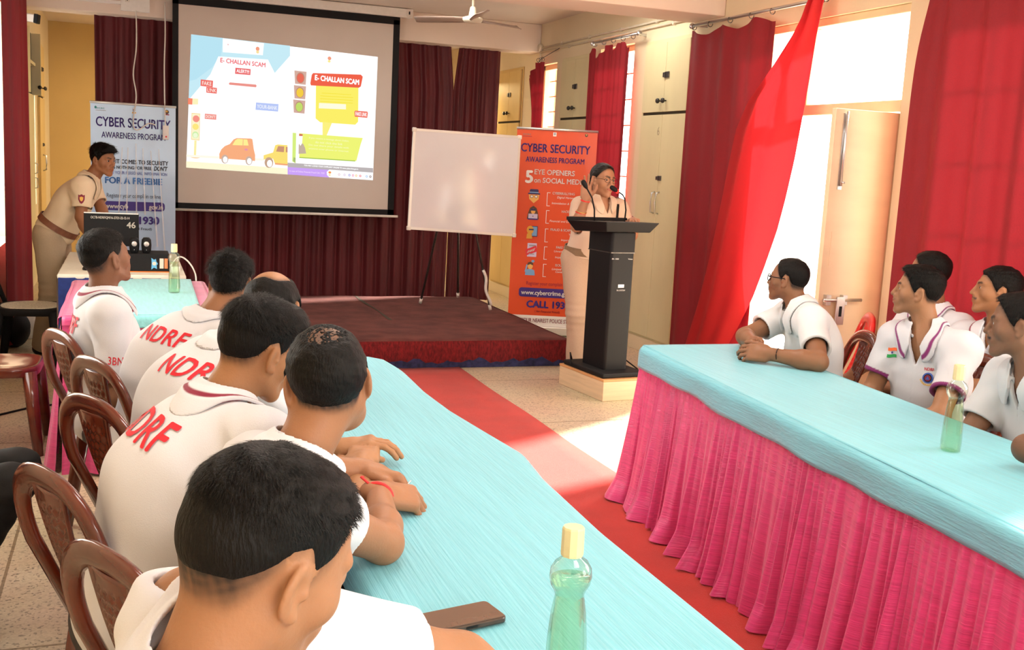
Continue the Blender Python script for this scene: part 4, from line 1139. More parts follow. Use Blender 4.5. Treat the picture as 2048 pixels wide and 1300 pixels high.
P.append([(x, 2.262, z-.02) for x, y, z in P[-1]]); P.append([(x, 2.266, -.07) for x, y, z in P[-1]])
MB().grid(P).build('cloth', M['blue_cloth'], e, smooth=True)
# right row, slightly turned
def lerp(a, b, t): return (a[0]+(b[0]-a[0])*t, a[1]+(b[1]-a[1])*t)
RTa, RTb, RTc, RTd = (1.845, .4), (2.44, .4), (2.84, 4.29), (2.235, 4.29)
table('folding table at the right under the blue cloth', [(RTa[0]+.03, .43), (RTb[0]-.03, .43), (RTc[0]-.03, 4.26), (RTd[0]+.03, 4.26)])
skirt('bright pink pleated skirt of the right table row', [RTa, RTb, RTc, RTd], .70, .040, .034, .09, 'pink_satin', seed=8, nv=40, step=.007, toe=.05, z0=.016, sides=[2, 3, 0])
cloth_top('turquoise cloth on the right table row with a tall water bottle', [RTa, RTb, RTc, RTd], .752, .10, 'blue_cloth', seed=5, sides=[0, 1, 3], wav=.012)
# back left table
BT = [(-.29, 5.22), (.41, 5.22), (.42, 6.62), (-.29, 6.62)]
table('small folding table at the back left under a pink and turquoise cloth', [(-.26, 5.26), (.38, 5.26), (.39, 6.58), (-.26, 6.58)])
skirt('pink gathered skirt of the small table at the back left', BT, .742, .045, .028, .09, 'pink_satin', seed=14)
e = cloth_top('pink gathered cloth over the small back table', BT, .748, .04, 'pink_satin', seed=2, name='tablecloth')
e = cloth_top('turquoise runner over the pink cloth on the small back table', [(-.21, 5.205), (.335, 5.205), (.355, 6.63), (-.20, 6.63)], .756, .055, 'blue_cloth_b', seed=6, name='table_runner', sides=[0])
# computer table
mat('cream_cloth', (.78, .74, .62), .7, var=.04, vscale=(20, 20, 20), bump=.1)
CT = [(-.41, 6.86), (.34, 6.86), (.34, 8.28), (-.41, 8.28)]
e = empty('computer_table', (-.03, 7.55, 0), 'computer table with a white top and blue drape behind the small pink table', 'table')
MB().b2((-.375, -.69, .725), (.37, .73, .755)).build('tabletop', M['cream_cloth'], e, bevel=.008)
P = [[(-.37+.74*i/40, -.694-.008*math.sin(9*i/40*PI), z) for z in (.735, .70, .4, .03)] for i in range(41)]
MB().grid(P).build('drape', M['blue_drape'], e, smooth=True)
MB().grid([[(-.379-.003*math.sin(i), -.69+1.42*i/30, z) for z in (.74, .4, .02)] for i in range(31)]).build('side_cloth', M['cream_cloth'], e, smooth=True)
for x, y in ((-.34, -.66), (.34, -.66), (-.34, .70), (.34, .70)): MB().b2((x-.02, y-.02, 0), (x+.02, y+.02, .725)).build('leg', M['table_wood'], e)

# ---------------------------------------------------------------- plastic chairs
def make_chair(label, m='brown_plastic', seat_m=None, group=None, name='plastic_chair'):
    """origin on the floor below the seat centre, facing +Y"""
    e = empty(name, (0, 0, 0), label, 'chair', group); mm = M[m]
    # seat: rounded dish with a rolled rim
    P = []
    for k, (f_, z) in enumerate(((0.0, .428), (.35, .430), (.70, .436), (.90, .444), (.97, .443), (1.0, .432), (.985, .405), (.96, .395))):
        row = []
        for i in range(48):
            t = 2*PI*i/48; c_, s_ = math.cos(t), math.sin(t)
            rx = .215*(abs(c_)**4+abs(s_)**4)**-.25*f_; row.append((rx*c_*.98, rx*s_*.98, z))
        P.append(row)
    b = MB(); vs = [p for r_ in P for p in r_]; fs = []
    for k in range(len(P)-1):
        for i in range(48): fs.append((k*48+i, k*48+(i+1) % 48, (k+1)*48+(i+1) % 48, (k+1)*48+i))
    b.add(vs, fs); b.build('seat', mm, e, smooth=True)
    if seat_m: MB().lathe([(0, .4465), (.185, .4465), (.19, .441), (0, .440)], (0, 0, 0), 32, sx=1.02).build('seat_inlay', M[seat_m], e)
    for sx in (-1, 1):
        for sy in (-1, 1):
            top = np.array([sx*.172, sy*.165, .42]); bot = np.array([sx*.205, sy*(.205 if sy > 0 else .225), 0])
            MB().tube([top, top*.5+bot*.5+np.array([0, 0, 0]), bot], [.034, .030, .023], 8, flat=.75).build('leg', mm, e, smooth=True)
    # loop-shaped back, leaning backwards
    def back(w, h):  # lateral, height above the seat -> point
        return np.array([w, -.185-.14*(h/.44)-.02*math.sin(PI*min(h/.44, 1)), .42+h])
    pts = [back(.165, -.0)]
    for t in np.linspace(0, PI, 23):
        pts.append(back(.205*math.copysign(abs(math.cos(t))**.75, math.cos(t)), .205+.20*math.sin(t)**.8))
    pts.append(back(-.165, 0))
    MB().tube(pts, [.026]+[.030]*23+[.026], 10, flat=.55, hint=(0, 1, .35)).build('back_frame', mm, e, smooth=True)
    # woven splat
    P = []; nu, nv = 22, 46
    for i in range(nu+1):
        s = i/nu*2-1; row = []
        for j in range(nv+1):
            t = j/nv; h = .0+.385*t; w = s*(.046+.034*t**1.5)
            wv = .0045*math.sin(i*PI/2+(PI/2)*0)*math.sin(j*PI/3) if .10 < t < .93 and abs(s) < .82 else .004*(abs(s) >= .82)
            q = back(w, h); row.append((q[0], q[1]-wv-.012*(1-s*s), q[2]))
        P.append(row)
    MB().grid(P).build('back_splat', mm, e, smooth=True, solid=.009)
    return e
ch = make_chair('brown plastic chair with a loop back nearest the camera on the left', group=None)
ch.location = (.15, 1.86, 0)
def az_rot(az): return math.radians(-az)   # azimuth clockwise from +Y
CH = [((.25, 2.03), 62, 'brown loop-back plastic chair nearest the camera at the left'),
      ((.12, 2.54), 63, 'second brown loop-back plastic chair, behind the back of the man with a bowed head'),
      ((.18, 3.25), 60, 'third brown loop-back plastic chair from the camera with a shining woven back'),
      ((.18, 3.81), 64, 'fourth brown plastic chair, its loop overlapping the farthest chair'),
      ((.05, 4.36), 66, 'farthest brown plastic chair of the left row behind the man watching the screen')]
for k, ((x, y), az, lab) in enumerate(CH):
    o = ch if k == 0 else dup(ch, (x, y, 0))
    o.location = (x, y, 0); o.rotation_euler = (0, 0, az_rot(az)); o['label'] = lab; o['group'] = 'brown plastic chairs of the left row'
o = dup(ch, (-.62, 5.74, 0), az_rot(92), 'empty brown plastic chair against the left wall', 'brown chairs away from the left row')
o = dup(ch, (3.0, 4.16, 0), az_rot(-72), 'dark brown woven chair behind the man with spectacles', 'brown chairs away from the left row')
rc_ = make_chair('bright red plastic chair near the open door leaf', 'red_plastic'); rc_.location = (3.50, 4.80, 0); rc_.rotation_euler = (0, 0, az_rot(-60))
oc_ = make_chair('orange plastic chair glimpsed below the man at the right edge', 'orange_plastic'); oc_.location = (2.98, 2.68, 0); oc_.rotation_euler = (0, 0, az_rot(-75))
for k, (x, y, az, lab) in enumerate(((3.12, 3.46, -95, 'brown chair under the man with a flag on his shirt'), (3.66, 3.62, -90, 'brown chair under the rear man beside the red curtain'))):
    dup(ch, (x, y, 0), az_rot(az), lab, 'brown chairs away from the left row')
# black chair with a pale seat
mat('seat_weave', (.66, .62, .52), .6, var=.25, vscale=(120, 120, 120), bump=.5)
bc = make_chair('black chair with a pale woven seat beside the left wall', 'matt_black', 'seat_weave'); bc.location = (-.62, 7.72, 0); bc.rotation_euler = (0, 0, az_rot(95))
# bag under the black chair
mat('clear_film', (.80, .78, .74), .25, var=.1, vscale=(20, 20, 20))
def blob(name, fn, lo, hi, h, m, label, cat, base):
    e = empty(name, base, label, cat); v, f = sdf_mesh(fn, lo, hi, h); np_mesh('body', v-np.array(base), f, M[m], e); return e
bg_ = blob('backpack', lambda p: s_ell(p, (-.80, 8.62, .13), (.10, .17, .135))+.012*lump(p, 26, 4), (-.96, 8.3, -.01), (-.6, 8.9, .35), .012, 'matt_black', 'small black bag on the floor under the black chair', 'bag', (-.80, 8.62, 0))
blob('plastic_bag', lambda p: s_ell(p, (-.74, 8.95, .15), (.12, .10, .15))+.010*lump(p, 34, 8), (-.95, 8.75, -.01), (-.55, 9.15, .36), .012, 'clear_film', 'pale crumpled plastic bag behind the black bag', 'bag', (-.74, 8.95, 0))
cable('floor_cable', [(-.94, 6.3, .006), (-.75, 6.35, .006), (-.55, 6.55, .006), (-.42, 6.62, .006), (-.30, 6.7, .006)], .006, 'thin black cable on the floor at the left', m='matt_black')

# ---------------------------------------------------------------- lectern on its wooden plinth
mat('plinth_wood', (.66, .50, .32), .5, var=.10, vscale=(3, 3, 40))
mat('plinth_top', (.60, .30, .12), .45, var=.1, vscale=(6, 6, 6))
lr = math.radians(7); LC = (3.14, 6.60)
pl = empty('lectern_plinth', (LC[0], LC[1], 0), 'low pale wooden plinth under the black lectern', 'plinth', rz=lr)
MB().b2((-.185, -.30, 0), (.185, .30, .135)).build('box', M['plinth_wood'], pl, bevel=.004)
MB().b2((-.187, -.302, .135), (.187, .302, .15)).build('top_board', M['plinth_top'], pl, bevel=.002)
le = empty('lectern', (LC[0], LC[1], .15), 'black lectern with a sloping top and two gooseneck microphones', 'lectern', rz=lr)
b = MB().prism([(-.175, -.27), (.175, -.27), (.175, .27), (-.175, .27)], (0, 0, 0), (1, 0, 0), (0, 1, 0), (0, 0, 1), .035); b.build('base_plate', M['matt_black'], le, bevel=.01)
MB().prism(rrect(-.095, -.15, .095, .15, .02), (0, 0, .03), (1, 0, 0), (0, 1, 0), (0, 0, 1), .81).build('column', M['black_plastic'], le, bevel=.004)
MB().prism(rrect(-.098, -.155, .098, .155, .02), (0, 0, .845), (1, 0, 0), (0, 1, 0), (0, 0, 1), .135).build('neck', M['matt_black'], le, bevel=.004)
MB().b2((-.096, -.1515, .838), (.096, .1515, .846)).build('seam', M['dark_steel'], le)
# top: tray sloping towards the speaker (+y), seen from below at the front edge
b = MB()
fr, bk = -.24, .26
vs = [(-.17, fr, 1.075), (.20, fr, 1.075), (.275, bk, .975), (-.275, bk, .975), (-.17, fr, 1.062), (.20, fr, 1.062), (.275, bk, .955), (-.275, bk, .955)]
b.add(vs, [(0, 1, 2, 3), (7, 6, 5, 4), (0, 4, 5, 1), (1, 5, 6, 2), (2, 6, 7, 3), (3, 7, 4, 0)])
b = MB(); zt = lambda y: 1.045-.06*y
for x0, x1 in ((-.245, .245),):
    vs = [(x0+.03, -.25, 1.055), (x1-.03, -.25, 1.055), (x1, .22, 1.035), (x0, .22, 1.035), (x0+.07, -.20, .985), (x1-.07, -.20, .985), (x1-.045, .17, .965), (x0+.045, .17, .965)]
    b.add(vs, [(0, 1, 2, 3), (7, 6, 5, 4), (0, 4, 5, 1), (1, 5, 6, 2), (2, 6, 7, 3), (3, 7, 4, 0)])
b.build('top_tray', M['black_plastic'], le, bevel=.006)
MB().b2((-.245, .20, 1.036), (.245, .225, 1.06)).build('paper_ledge', M['matt_black'], le, bevel=.004)
def gooseneck(pts, red):
    g = MB().tube(pts, .0055, 8); nk = g.build('gooseneck', M['matt_black'], le, smooth=True)
    d = nrm(np.array(pts[-1])-np.array(pts[-2])); p = np.array(pts[-1])
    MB().tube([p-d*.01, p+d*.01, p+d*.035, p+d*.05, p+d*.056], [.008, .016, .018, .014, .004], 12).build('microphone', M['matt_black'], nk, smooth=True)
    if red: MB().tube([p-d*.016, p-d*.006], [.0155, .0155], 12).build('light_ring', M['mic_red'], nk, smooth=True)
mat('mic_red', (1, .03, .02), .4, emit=.9)
gooseneck([(.17, .12, 1.04), (.175, .12, 1.12), (.165, .13, 1.20), (.165, .16, 1.225), (.118, .17, 1.252)], True)
gooseneck([(-.14, .02, 1.045), (-.145, .02, 1.12), (-.17, .02, 1.20), (-.215, .03, 1.27)], False)
mat('print_white', (.75, .75, .75), .6)
flat_text('PA 1000', .016, (-.06, -.1512, .80), (1, 0, 0), (0, 0, 1), M['print_white'], le, bold=.01)
flat_text('Voice', .016, (.06, -.1512, .80), (1, 0, 0), (0, 0, 1), M['print_white'], le, bold=.01)
flat_poly([[(-.024, -.011), (.024, -.011), (.024, .011), (-.024, .011)]], (.0, -.1512, .615), (1, 0, 0), (0, 0, 1), M['print_white'], le, name='badge')
flat_text('PA SYSTEM', .014, (.0, -.1512, .585), (1, 0, 0), (0, 0, 1), M['print_white'], le, bold=.01)
for s, pts in ((1, [(.12, .28, .02), (.16, .30, .06), (.19, .18, .10), (.215, -.10, .02), (.235, -.20, -.10)]), (-1, [(-.10, .27, .02), (-.15, .22, .09), (-.20, .12, .03)])):
    MB().tube(pts, .005, 6).build('cable', M['matt_black'], le, smooth=True)
# ---------------------------------------------------------------- whiteboard on an easel
mat('board_white', (.64, .62, .64), .12, var=.02, vscale=(3, 3, 3), coat=.4)
wb = empty('whiteboard', (2.66, 8.95, .217), 'large blank whiteboard on a folding metal easel on the stage', 'whiteboard')
c_ = np.array([2.66, 8.95, .217])
TL, TR, BR_, BL = [np.array(p) for p in ((2.265, 8.74, 1.795), (3.225, 8.78, 1.785), (3.175, 8.66, .935), (2.215, 8.62, .975))]
ux = nrm(TR-TL); uy = nrm(TL-BL); nz = nrm(np.cross(uy, ux)); nz = nz if nz[1] > 0 else -nz
q = [p-c_ for p in (BL, BR_, TR, TL)]
b = MB(); b.add([tuple(p) for p in q]+[tuple(p+nz*.018) for p in q], [(0, 1, 2, 3), (7, 6, 5, 4), (0, 4, 5, 1), (1, 5, 6, 2), (2, 6, 7, 3), (3, 7, 4, 0)]); b.build('panel', M['board_white'], wb)
mat('alu', (.70, .69, .66), .4, metal=.7, bump=.05, vscale=(50, 50, 50))
for k in range(4):
    a, d = q[k], q[(k+1) % 4]; MB().tube([a+nz*.008, d+nz*.008], .015, 4, twist=PI/4, flat=.9, hint=nz).build('frame', M['alu'], wb)
    MB().box(a+nz*.008, (.018, .014, .018)).build('corner_cap', M['wire_white'], wb, bevel=.006)
apex = np.array([2.70, 8.90, 1.74])-c_
for p in ((2.555, 9.42, .225), (3.07, 8.90, .24), (3.0, 9.68, .25)):
    f_ = np.array(p)-c_; MB().tube([apex+(f_-apex)*.05, f_], .011, 8).build('easel_leg', M['dark_steel'], wb, smooth=True)
    MB().tube([f_, f_+(apex-f_)*.03], .015, 8).build('foot', M['wire_white'], wb, smooth=True)
f_ = np.array((3.07, 8.90, .24))-c_
MB().tube([f_+(apex-f_)*t+np.array([.012*math.sin(40*t), -.012, .0]) for t in np.linspace(.03, .24, 14)], .014, 7).build('cloth_wrap', M['wire_white'], wb, smooth=True)
# ---------------------------------------------------------------- ceiling fan
mat('fan_cream', (.70, .64, .50), .4, var=.04, vscale=(10, 10, 10)); mat('fan_blade', (.36, .27, .22), .5, var=.08, vscale=(6, 6, 6))
fn_ = empty('ceiling_fan', (2.86, 9.15, ZC), 'cream three-bladed ceiling fan before the stage beam', 'fan')
MB().lathe([(0, 0), (.05, 0), (.045, -.05), (.012, -.06), (.012, -.155), (.0, -.155)], (0, 0, 0), 18).build('down_rod', M['fan_cream'], fn_, smooth=True)
MB().lathe([(.018, -.15), (.026, -.16), (.036, -.225), (.034, -.232), (0, -.232)], (0, 0, 0), 20).build('lower_cup', M['fan_cream'], fn_, smooth=True)
MB().lathe([(0, -.225), (.055, -.235), (.088, -.246), (.090, -.266), (.078, -.282), (.03, -.292), (0, -.293)], (0, 0, 0), 28).build('motor', M['fan_cream'], fn_, smooth=True)
for a in (22, 142, 262):
    t = math.radians(a-20.26*0); d = np.array([math.cos(t), math.sin(t), 0]); s = np.array([-math.sin(t), math.cos(t), 0])
    b = MB(); P = []
    for r_, w, z in ((.08, .030, -.262), (.16, .055, -.262), (.35, .062, -.262), (.50, .060, -.262), (.54, .050, -.262), (.55, .03, -.262)):
        P.append([tuple(d*r_+s*w*k+np.array([0, 0, z+.018*k])) for k in (-1, -.3, .4, 1)])
    b.grid(P); b.build('blade', M['fan_blade'], fn_, smooth=True, solid=.004)
# ---------------------------------------------------------------- projector screen
mat('screen_white', (.60, .53, .47), .85, var=.02, vscale=(2, 2, 2))
sc = empty('projection_screen', (1.5, 10.78, .96), 'large pull-down projection screen with a black border showing slides', 'screen')
def scr(x, z): return (x-1.5, 0, z-.96)
MB().b2((.44-1.5, 0, .0), (2.60-1.5, .006, 1.93)).build('sheet', M['screen_white'], sc)
b = MB()
for lo, hi in (((.40-1.5, -.004, 0), (.455-1.5, .007, 1.97)), ((2.535-1.5, -.004, 0), (2.60-1.5, .007, 1.97)), ((.40-1.5, -.004, 0), (2.60-1.5, .007, .055)), ((.40-1.5, -.004, 1.925), (2.60-1.5, .007, 2.03))): b.b2(lo, hi)
b.build('border', M['matt_black'], sc)
MB().tube([(.375-1.5, 0, -.012), (2.645-1.5, 0, -.012)], .013, 10).build('weight_bar', M['wire_white'], sc, smooth=True)
MB().b2((.33-1.5, -.05, 2.0), (2.72-1.5, .06, 2.085)).build('roller_case', M['white_plastic'], sc, bevel=.008)
MB().b2((2.655-1.5, -.054, 2.0), (2.72-1.5, -.048, 2.085)).build('end_cap', M['wire_white'], sc)
MB().b2((2.675-1.5, -.056, 2.03), (2.69-1.5, -.054, 2.06)).build('bracket_slot', M['matt_black'], sc)
# ---------------------------------------------------------------- prints: slide on the screen, roll-up banners
def lin(c): return tuple(((v/255)/12.92 if v/255 <= .04045 else ((v/255+.055)/1.055)**2.4) for v in c)
EXG = 2**SC.view_settings.exposure
def emi(name, c, k=1.0):
    c = lin(c); m = mat(name, (0, 0, 0), .9, spec=0); b = m.node_tree.nodes['Principled BSDF']
    b.inputs['Emission Color'].default_value = (*c, 1); b.inputs['Emission Strength'].default_value = k/EXG
    return m
SLC = {}
def slm(c):
    if c not in SLC: SLC[c] = emi('projected_light_%d' % len(SLC), c, 1.0 if min(c) < 250 else 1.15)
    return SLC[c]
Q = [np.array(p) for p in ((.57, 2.615), (2.382, 2.552), (2.37, 1.312), (.53, 1.355))]      # slide corners on the screen (x, z)
def sl(u, v):
    p = (Q[0]*(1-u)+Q[1]*u)*(1-v)+(Q[3]*(1-u)+Q[2]*u)*v
    return np.array([p[0]-1.5, 0, p[1]-.96])
_lay = [0]
def spoly(c, pts, name='slide_shape'):
    _lay[0] += 1; y = -.001-.00004*_lay[0]
    b = MB(); b.add([tuple(sl(u, v)+np.array([0, y, 0])) for u, v in pts], [tuple(range(len(pts)))]); return b.build(name, slm(c), sc)
def sell(c, ctr, ru, rv, n=20, name='slide_shape'): return spoly(c, [(ctr[0]+ru*math.cos(2*PI*i/n), ctr[1]+rv*math.sin(2*PI*i/n)) for i in range(n)], name)
def stext(c, txt, ctr, wu, hv, bold=.02, shear=0):
    _lay[0] += 1; y = -.001-.00004*_lay[0]
    v, f = text_geo(txt, 1, bold=bold, shear=shear); lo, hi = v.min(0), v.max(0); v = (v-(lo+hi)/2)/(hi-lo)
    b = MB(); b.add([tuple(sl(ctr[0]+a*wu, ctr[1]-d*hv)+np.array([0, y, 0])) for a, d in v], f); return b.build('slide_text', slm(c), sc)
WHT = (255, 255, 255)
spoly(WHT, [(0, 0), (1, 0), (1, 1), (0, 1)], 'slide')
spoly((200, 236, 247), [(0.0000, 0.0000), (0.5144, -0.0038), (0.5164, 0.0729), (0.4386, 0.2178), (0.3866, 0.1338), (0.1648, 0.1427), (0.1093, 0.2799), (0.0621, 0.3891), (-0.0005, 0.4994)])
spoly((186, 229, 244), [(0.0000, 0.0000), (0.1613, 0.0039), (0.1555, 0.1313), (0.1107, 0.2283), (0.0335, 0.3291), (0.0003, 0.3465)])
spoly(WHT, [(0.1613, 0.0013), (0.3759, 0.0015), (0.3720, 0.0928), (0.1638, 0.1042)])
spoly(WHT, [(0.1421, 0.1398), (0.3999, 0.1211), (0.4386, 0.2178), (0.4445, 0.4415), (0.0010, 0.4865), (0.1048, 0.2805)])
sell((246, 160, 130), (0.3436, 0.0489), .010, .016); sell((250, 225, 160), (0.3443, 0.0724), .008, .012); sell((240, 200, 200), (0.1895, 0.0432), .004, .006)
stext((240, 120, 125), 'E- CHALLAN SCAM', (0.2705, 0.1652), .236, .036, .035)
spoly((236, 110, 110), [(0.2318, 0.2101), (0.3115, 0.2084), (0.3109, 0.2542), (0.2311, 0.2569)]); stext(WHT, 'ALERT!!!', (0.2713, 0.2315), .066, .026)
spoly((238, 150, 140), [(0.2057, 0.3255), (0.3416, 0.3217), (0.3464, 0.3315), (0.3421, 0.3426), (0.2043, 0.3438), (0.2005, 0.3353)])
spoly((240, 110, 100), [(0.0569, 0.3258), (0.1195, 0.3260), (0.1190, 0.3762), (0.0572, 0.3744)]); stext((255, 235, 225), 'FAKE', (0.0884, 0.3509), .048, .030)
spoly((240, 110, 100), [(0.0863, 0.3768), (0.1408, 0.3771), (0.1409, 0.4209), (0.0874, 0.4203)]); stext((255, 235, 225), 'L!NK', (0.1150, 0.3986), .046, .028)
spoly((248, 140, 110), [(-0.0038, 0.4744), (0.0189, 0.4740), (0.0191, 0.5212), (-0.0036, 0.5215)]); spoly((253, 244, 190), [(0.0189, 0.4740), (0.0479, 0.4729), (0.0480, 0.5151), (0.0200, 0.5198)])
spoly((244, 150, 140), [(0.0841, 0.5798), (0.1431, 0.5791), (0.1432, 0.6191), (0.0842, 0.6195)]); stext((255, 235, 225), "DON'T", (0.1136, 0.5994), .050, .024)
spoly((184, 200, 248), [(0.3460, 0.4586), (0.4648, 0.4546), (0.4645, 0.5129), (0.3448, 0.5151)]); stext((245, 248, 255), 'YOUR-BANK', (0.4057, 0.4862), .108, .030)
# traffic light at the left
spoly((250, 215, 150), [(0.0170, 0.5827), (0.0606, 0.5826), (0.0620, 0.7873), (0.0193, 0.7853)]); spoly((254, 246, 205), [(0.0198, 0.5875), (0.0580, 0.5880), (0.0592, 0.7825), (0.0219, 0.7799)])
sell((247, 150, 135), (0.0407, 0.6246), .017, .026); sell((254, 232, 130), (0.0395, 0.6848), .016, .024); sell((205, 240, 170), (0.0401, 0.7461), .016, .025); sell((240, 252, 215), (0.0402, 0.7499), .012, .019)
spoly((253, 240, 170), [(0.0357, 0.7887), (0.0475, 0.7888), (0.0476, 0.9026), (0.0358, 0.9024)]); sell((250, 205, 150), (0.0424, 0.9120), .028, .013); sell((254, 244, 205), (0.0423, 0.9095), .020, .007)
# road, car, jeep
spoly((255, 251, 214), [(-0.0012, 0.9517), (0.5278, 0.9516), (0.5282, 0.9995), (0.0000, 1.0000)]); spoly((255, 252, 235), [(-0.0015, 0.9008), (0.4016, 0.8882), (0.4021, 0.9053), (-0.0011, 0.9198)])
spoly((250, 176, 130), [(0.1679, 0.9170), (0.1651, 0.8786), (0.1751, 0.8414), (0.1926, 0.8138), (0.2176, 0.7957), (0.2366, 0.7574), (0.2526, 0.7453), (0.3251, 0.7400), (0.3343, 0.7442), (0.3436, 0.8218), (0.3520, 0.8668), (0.3523, 0.9127), (0.3386, 0.9114), (0.2114, 0.9104)])
spoly((254, 240, 150), [(0.2313, 0.8021), (0.2458, 0.7616), (0.2573, 0.7499), (0.3072, 0.7498), (0.3157, 0.7959)])
spoly((250, 190, 140), [(0.2844, 0.7470), (0.2881, 0.7466), (0.2885, 0.7987), (0.2840, 0.7992)])
for c_ in ((0.1951, 0.9145), (0.3205, 0.9131)): sell((205, 180, 165), c_, .018, .034); sell(WHT, (c_[0]+.002, c_[1]+.004), .012, .024)
sell((235, 150, 175), (0.3038, 0.8285), .009, .008)
spoly((253, 226, 120), [(0.3973, 0.8952), (0.3964, 0.8624), (0.4457, 0.8350), (0.4560, 0.7771), (0.4694, 0.7691), (0.5212, 0.7688), (0.5261, 0.9199), (0.4570, 0.9185), (0.4470, 0.8838)])
spoly((205, 150, 120), [(0.4618, 0.8255), (0.4716, 0.7821), (0.5042, 0.7812), (0.5036, 0.8264)]); spoly((205, 150, 120), [(0.5134, 0.7829), (0.5225, 0.7833), (0.5236, 0.8257), (0.5136, 0.8254)])
spoly((246, 170, 120), [(0.4569, 0.9159), (0.5260, 0.9172), (0.5263, 0.9305), (0.4590, 0.9289)])
sell((200, 165, 140), (0.4260, 0.9162), .023, .042); sell(WHT, (0.4298, 0.9237), .014, .028)
# right half
for c_, cc_ in (((0.5769, 0.2338), (233, 110, 90)), ((0.5772, 0.3473), (246, 206, 70)), ((0.5765, 0.4595), (196, 222, 110))):
    spoly((214, 175, 160), [(c_[0]-.034, c_[1]-.052), (c_[0]+.032, c_[1]-.052), (c_[0]+.030, c_[1]+.050), (c_[0]-.028, c_[1]+.050)]); sell((190, 140, 120), c_, .022, .042); sell(cc_, (c_[0], c_[1]+.002), .019, .036)
sell((246, 160, 130), (0.7307, 0.0568), .010, .014); sell((253, 236, 150), (0.7295, 0.0801), .008, .010)
spoly((253, 240, 105), [(0.6622, 0.2703), (0.8975, 0.2571), (0.9034, 0.5350), (0.8878, 0.5604), (0.6928, 0.5664), (0.6676, 0.5387)])
spoly((253, 242, 130), [(0.7063, 0.5607), (0.7581, 0.5635), (0.7302, 0.6726), (0.7093, 0.6711)])
spoly((241, 100, 75), [(0.6445, 0.1857), (0.9083, 0.1565), (0.9196, 0.1712), (0.9109, 0.2496), (0.9004, 0.2622), (0.6353, 0.2838), (0.6313, 0.2683), (0.6376, 0.2002)]); stext(WHT, 'E- CHALLAN SCAM', (0.7777, 0.2186), .246, .044, .05)
spoly((255, 253, 225), [(0.6833, 0.4140), (0.8317, 0.4039), (0.8329, 0.4447), (0.6826, 0.4572)])
for k_ in range(4): spoly((245, 225, 60), [(0.6956, 0.3327), (0.8585, 0.3221), (0.8586, 0.3261), (0.6957, 0.3367)] if k_ == 0 else [(u_, v_+.022*k_) for u_, v_ in ((0.6883, 0.3337), (0.8694, 0.3218), (0.8695, 0.3259), (0.6885, 0.3378))])
spoly((243, 120, 100), [(0.8846, 0.4470), (0.9527, 0.4457), (0.9565, 0.4549), (0.9541, 0.4966), (0.8833, 0.4966), (0.8804, 0.4572)]); stext(WHT, 'FAKE LINK', (0.9189, 0.4711), .064, .030)
spoly((216, 240, 130), [(0.5466, 0.6674), (0.5657, 0.6678), (0.5685, 0.9078), (0.5499, 0.8936)]); spoly((170, 190, 120), [(0.5572, 0.8595), (0.5682, 0.8651), (0.5674, 0.9025), (0.5544, 0.8905)])
spoly((240, 246, 120), [(0.5820, 0.6673), (0.9333, 0.6619), (0.9221, 0.7183), (0.9023, 0.8524), (0.5871, 0.8578)]); spoly((170, 200, 80), [(0.5870, 0.8552), (0.8958, 0.8490), (0.8960, 0.8572), (0.5873, 0.8632)])
spoly((200, 180, 160), [(0.5827, 0.8302), (0.5817, 0.7568), (0.5905, 0.7452), (0.6051, 0.7476), (0.6168, 0.7798), (0.6234, 0.8233)]); spoly(WHT, [(0.5799, 0.6902), (0.6007, 0.6878), (0.5995, 0.7442), (0.5910, 0.7665), (0.5832, 0.7460)]); spoly((214, 120, 90), [(0.5812, 0.6714), (0.6013, 0.6730), (0.5998, 0.6879), (0.5817, 0.6887)])
for k_, t_ in enumerate(('If you receive a message about challan,', 'do not click the link', 'Do not share your details with', 'anyone over phone or internet')): stext((255, 255, 205), t_, ((0.7463, 0.6978)[0], (0.7463, 0.6978)[1]+.028*k_), .22-.07*(k_ == 1), .018, .0)
spoly((190, 182, 182), [(0.5257, 0.9066), (0.9981, 0.9005), (0.9993, 0.9419), (0.5267, 0.9424)]); stext(WHT, 'YOU MAY LODGE YOUR COMPLAINT ONLINE TO www.cybercrime.gov.in', (0.7642, 0.9197), .30, .017, .03)
spoly((205, 165, 250), [(0.5266, 0.9411), (0.7575, 0.9407), (0.7546, 1.0020), (0.5282, 0.9995)]); stext((250, 225, 255), 'In case of Online Financial Fraud Call, 1930', (0.6329, 0.9713), .19, .015, .01)
spoly(WHT, [(0.7529, 0.9384), (0.9992, 0.9378), (1.0000, 1.0000), (0.7545, 0.9992), (0.7423, 0.9828), (0.7398, 0.9586)])
sell((246, 160, 90), (0.7571, 0.9610), .008, .010); sell((250, 225, 150), (0.7568, 0.9814), .006, .006)
for x_, c_ in ((985, (230, 200, 210)), (1018, (225, 205, 230)), (1048, (170, 170, 230)), (1070, (250, 160, 190)), (1090, (250, 210, 140)), (1115, (247, 130, 140)), (1155, (170, 205, 245)), (1178, (150, 130, 125))):
    sell(c_, ((x_-95)/1100, .972), .0065, .010); sell(WHT, ((x_-95)/1100, .972), .003, .004)

